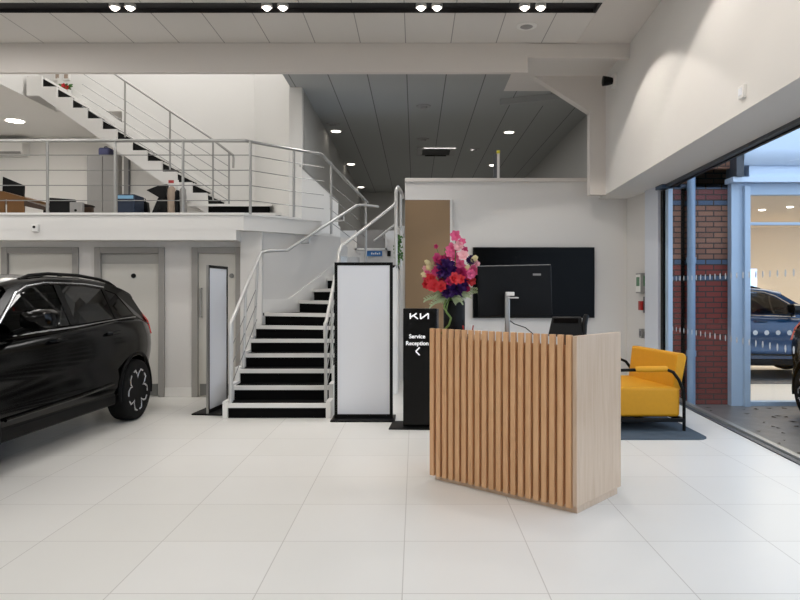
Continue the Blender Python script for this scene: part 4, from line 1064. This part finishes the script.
link('front_button', MB().lathe([(.001, -.01), (.02, -.01), (.02, 0)], ((a.x+b.x)/2, 10.5, FL+.2), 'Y', 12), M['black'], t)
t, a, b = obj_box('desk_tray', '', 'tray', 82, 91, 203, 10.9, .3, 'black')
tag(t, 'dark storage box beside the pale computer case on the balcony', 'box')
link('box_body', MB().extr([(a.x, 10.9, FL), (b.x, 10.9, FL), (b.x, 10.9, a.z-.03), (a.x, 10.9, a.z)], (0, .1, 0)), M['desktop'], t, bevel=.006)
link('box_rim', MB().box(a.x-.01, b.x+.01, 10.89, 11.02, a.z-.06, a.z-.04), M['black'], t)
t, a, b = obj_box('filing_cabinet', '', 'cabinet', 87, 119, 155, 13.9, .5, 'cabinet')
tag(t, 'tall grey office cabinet against the back wall of the balcony office', 'cabinet')
link('carcass', MB().box(a.x, b.x, 13.9, 14.15, FL, a.z), M['cabinet'], t, bevel=.006)
for x0, x1 in ((a.x+.015, (a.x+b.x)/2-.005), ((a.x+b.x)/2+.005, b.x-.015)):
    dr = link('door', MB().box(x0, x1, 13.88, 13.9, FL+.06, a.z-.03), M['cabinet'], t, bevel=.004)
p0 = at(99, 156, 14); p1 = at(110.5, 149.5, 14)
bg = thing('blue_bag', 'small blue-purple bag lying on top of the tall grey cabinet', 'bag', ((p0.x+p1.x)/2, 14.1, a.z))
link('bag_body', MB().box(p0.x, p1.x, 13.95, 14.2, a.z, a.z+.17), M['bluething'], bg, bevel=.04, seg=3)
link('bag_handle', MB().tube([(p0.x+.08, 14.05, a.z+.16), (p0.x+.1, 14.05, a.z+.2), (p1.x-.1, 14.05, a.z+.2), (p1.x-.08, 14.05, a.z+.16)], .01), M['navy'], bg)
t, a, b = obj_box('storage_crate', '', 'crate', 120, 137, 195, 11.3, .4, 'navy')
tag(t, 'dark navy box with a light blue strip behind the balcony rail', 'box')
link('crate_body', MB().box(a.x, b.x, 11.2, 11.6, FL, a.z), M['navy'], t, bevel=.01)
link('crate_strip', MB().box(a.x+.01, b.x-.02, 11.195, 11.2, a.z-.075, a.z-.02), M['lightblue'], t)
t, a, b = obj_box('black_case', '', 'case', 134, 143, 198, 11.45, .4, 'black')
tag(t, 'small black case leaning beside the navy box on the balcony', 'case')
link('case_body', MB().extr([(a.x+.02, 11.65, FL), (b.x+.03, 11.65, FL), (b.x-.02, 11.65, a.z-.04), (a.x+.02, 11.65, a.z)], (0, .12, 0)), M['plastic'], t, bevel=.01)
link('case_handle', MB().tube([(a.x+.06, 11.7, a.z-.02), (a.x+.06, 11.7, a.z+.03), (b.x-.06, 11.7, a.z+.02), (b.x-.06, 11.7, a.z-.03)], .008), M['plastic'], t)
# leaning black chair back
q = [at(*xy, 11.35) for xy in ((146, 190), (159, 185), (167, 184), (167, 214), (149, 214), (158, 197))]
t = thing('office_chair', 'black office chair tipped on its side behind the balcony rail', 'chair', (q[3].x, 11.35, FL))
link('chair_back', MB().extr([tuple(v) for v in q[:3]]+[tuple(at(165, 200, 11.35)), tuple(q[5])], (0, .1, 0)), M['black'], t, bevel=.01)
link('chair_seat', MB().extr([tuple(at(158, 197, 11.37)), tuple(at(167, 196, 11.37)), tuple(at(168, 216, 11.37)), tuple(at(150, 216, 11.37))], (0, .14, 0)), M['plastic'], t, bevel=.02)
link('leg', MB().tube([at(160, 205, 11.3), at(152, 222, 11.25)], .02), M['black'], t)
# coats on a stand
q = at(176, 186, 11.4)
t = thing('coat_stand', 'low stand with beige and dark coats hanging under the upper stairs', 'coat stand', (q.x, 11.4, FL))
link('pole', MB().tube([(q.x, 11.45, FL), (q.x, 11.45, q.z+.04)], .018), M['white'], t)
link('foot', MB().lathe([(.001, FL), (.16, FL), (.16, FL+.02), (.001, FL+.03)], (q.x, 11.45, 0), 'Z', 18), M['white'], t)
def coat(px0, px1, py0, py1, m, name):
    a = at(px0, py0, 11.35); b = at(px1, py1, 11.35); w = b.x-a.x; h = a.z-b.z; mb = MB(); n = 14
    for i, (f, sc) in enumerate(((0, .35), (.08, .8), (.3, .95), (.7, .9), (1, 1.0))):
        for k in range(n):
            an = 2*PI*k/n; r = 1+.18*math.cos(5*an+i)
            mb.v.append(((a.x+b.x)/2+w/2*sc*r*math.cos(an), 11.38+.07*sc*r*math.sin(an), a.z-h*f))
    mb.f = [(i*n+k, i*n+(k+1) % n, (i+1)*n+(k+1) % n, (i+1)*n+k) for i in range(4) for k in range(n)]; mb.mi = [0]*len(mb.f)
    return link(name, mb, M[m], None)
for (x0, x1, y0, y1, m), l in zip(((167, 175.5, 186, 220, 'coat'), (174, 180, 190, 220, 'black'), (179, 186, 187, 220, 'cabinet')), ('beige coat hanging on the low stand under the upper stairs', 'black coat hanging between two paler coats under the upper stairs', 'grey coat hanging nearest the foot of the upper stairs')):
    tag(coat(x0, x1, y0, y1, m, 'coat'), l, 'coat', 'coats under the upper stairs')
q = at(171.5, 182, 11.42)
t = thing('warning_label', 'tiny red and white label tag above the hanging coats', 'sign', q)
link('tag_plate', MB().box(q.x-.09, q.x+.12, 11.42, 11.43, q.z-.05, q.z+.035), M['white'], t)
link('tag_mark', MB().box(q.x-.05, q.x+.04, 11.415, 11.42, q.z-.02, q.z+.03), M['redplastic'], t)
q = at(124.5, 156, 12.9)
t = thing('wall_strip', 'narrow grey vertical strip on the wall beneath the upper staircase', 'wall_panel', (q.x, 12.95, FL))  # plain narrow panel on the wall, not known to carry cables
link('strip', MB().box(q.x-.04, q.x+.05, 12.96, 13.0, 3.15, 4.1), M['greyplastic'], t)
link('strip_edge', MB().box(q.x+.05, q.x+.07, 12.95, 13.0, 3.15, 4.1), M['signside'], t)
# top floor decoration
for i, (x0, x1) in enumerate(((54, 60.5), (62.5, 69.5))):
    a = at(x0, 80, 12.97); b = at(x1, 72.5, 12.97)
    t = thing('wall_picture', ['small framed picture on the top floor wall, nearer the stair head', 'small framed picture on the top floor wall, nearer the railing post'][i], 'picture', ((a.x+b.x)/2, 12.98, a.z), 0, 'pictures on the top floor')
    link('picture_frame', MB().box(a.x, b.x, 12.97, 13.0, a.z, b.z), M['trimw'], t)
    link('picture_print', MB().box(a.x+.03, b.x-.03, 12.965, 12.97, a.z+.03, b.z-.03), M['coat'], t)
q = at(66, 89, 12.8)
t = thing('small_potted_plant', 'tiny plant with red and green leaves beside the top steps of the upper staircase', 'plant', (q.x, q.y, q.z-.12))
lf = MB()
for k in range(36):
    a = random.uniform(0, 6.28); petal(lf, (q.x, q.y, q.z), (math.cos(a), math.sin(a), random.uniform(-.2, .9)), (0, -1, .3), random.uniform(.08, .16), .05)
link('foliage', lf, M['leaf'], t, recalc=False)
for k in range(3):
    mb, m = open_flower((q.x+.06*(k-1), q.y-.08, q.z+.04*(k % 2)), .05, (0, -1, .2), M['red'], 5); link('bloom', mb, m, t, recalc=False)
link('pot', MB().lathe([(.06, q.z-.28), (.09, q.z-.02), (.08, q.z-.02), (.05, q.z-.27)], (q.x, q.y, 0), 'Z', 16), M['white'], t)

# ================================================================== LIGHT
def area(name, loc, sx, sy, e, col=(1, .975, .95), rot=(0, 0, 0)):
    l = bpy.data.lights.new(name, 'AREA'); l.shape = 'RECTANGLE'; l.size = sx; l.size_y = sy; l.energy = e; l.color = col
    o = bpy.data.objects.new(name, l); COL.objects.link(o); o.location = loc; o.rotation_euler = rot; return o
def spot(name, loc, tgt, e, ang, blend=.3, col=(1, .93, .85), r=.05):
    l = bpy.data.lights.new(name, 'SPOT'); l.energy = e; l.spot_size = math.radians(ang); l.spot_blend = blend; l.color = col; l.shadow_soft_size = r
    o = bpy.data.objects.new(name, l); COL.objects.link(o); o.location = loc
    o.rotation_euler = (Vector(tgt)-Vector(loc)).to_track_quat('-Z', 'Y').to_euler(); return o
for x in (-10, -6.5, -3, .5):
    for y in (-3.5, 0, 3.5, 6.6):
        area('ceiling_fill', (x, y, ZC-.03), 1.2, .6, 31 if x < 0 else 17, (1, .985, .965))  # unseen fill lights added under the ceiling to brighten the whole room
for i, px in enumerate((122, 275, 429, 532)):
    x = (px-415)*8.14/F
    spot('channel_spot', (x, 8.12, ZC-.06), (x, 8.0, 0), 60, 75, .6)
spot('wall_wash', (1.55, 8.2, ZC-.06), (2.3, 8.2, 0), 95, 116, .10)
spot('wall_wash', (1.55, 6.0, ZC-.06), (2.2, 6.0, 0), 80, 116, .10)
spot('wall_wash', (1.55, 3.6, ZC-.06), (2.2, 3.6, 0), 70, 116, .10)
area('balcony_front_light', (-6, 8.0, ZC-.05), 3, .4, 40)  # area light up at the main ceiling, in front of the balcony
area('stairwell_fill', (-4.6, 11.3, 7.4), 4, 1.5, 98, (1, .99, .98))  # unseen light added to brighten the white walls behind the upper flight
area('office_lamp', (-8, 12.6, 4.88), 2.5, 1.5, 50)
area('landing_lamp', (-.6, 10.4, ZC-.03), .6, .6, 25)
for y in (13, 16, 19, 22): area('back_room_fill', (.8, y, ZC-.02), 1.2, .6, 26)  # fill added down the middle of the room, apart from its downlights
area('shop_lamp', (8, 12.5, 3.02), 5, 3, 230, (1, .9, .76))
spot('shop_wash', (7.5, 16.3, 3.0), (7.5, 16.8, 0), 90, 90, .3, (1, .88, .72))
w = bpy.data.worlds.new('world'); bpy.context.scene.world = w; w.use_nodes = True
nt = w.node_tree; bgd = nt.nodes['Background']
sky = nt.nodes.new('ShaderNodeTexSky'); sky.sky_type = 'HOSEK_WILKIE'; sky.turbidity = 6; sky.ground_albedo = .4
sky.sun_direction = Vector((.5, -.4, .6)).normalized()
mx = nt.nodes.new('ShaderNodeMix'); mx.data_type = 'RGBA'; mx.inputs['Factor'].default_value = .75
nt.links.new(sky.outputs[0], mx.inputs['A']); mx.inputs['B'].default_value = (.66, .80, 1.0, 1)
nt.links.new(mx.outputs['Result'], bgd.inputs['Color'])
bgd.inputs['Strength'].default_value = 2.8
sc = bpy.context.scene
sc.view_settings.view_transform = 'Standard'; sc.view_settings.look = 'None'; sc.view_settings.exposure = 0; sc.view_settings.gamma = 1
sc.cycles.use_denoising = True
sc.cycles.max_bounces = 8; sc.cycles.diffuse_bounces = 5; sc.cycles.glossy_bounces = 4; sc.cycles.transparent_max_bounces = 12
sc.cycles.sample_clamp_indirect = 6
sc.cycles.caustics_reflective = False; sc.cycles.caustics_refractive = False
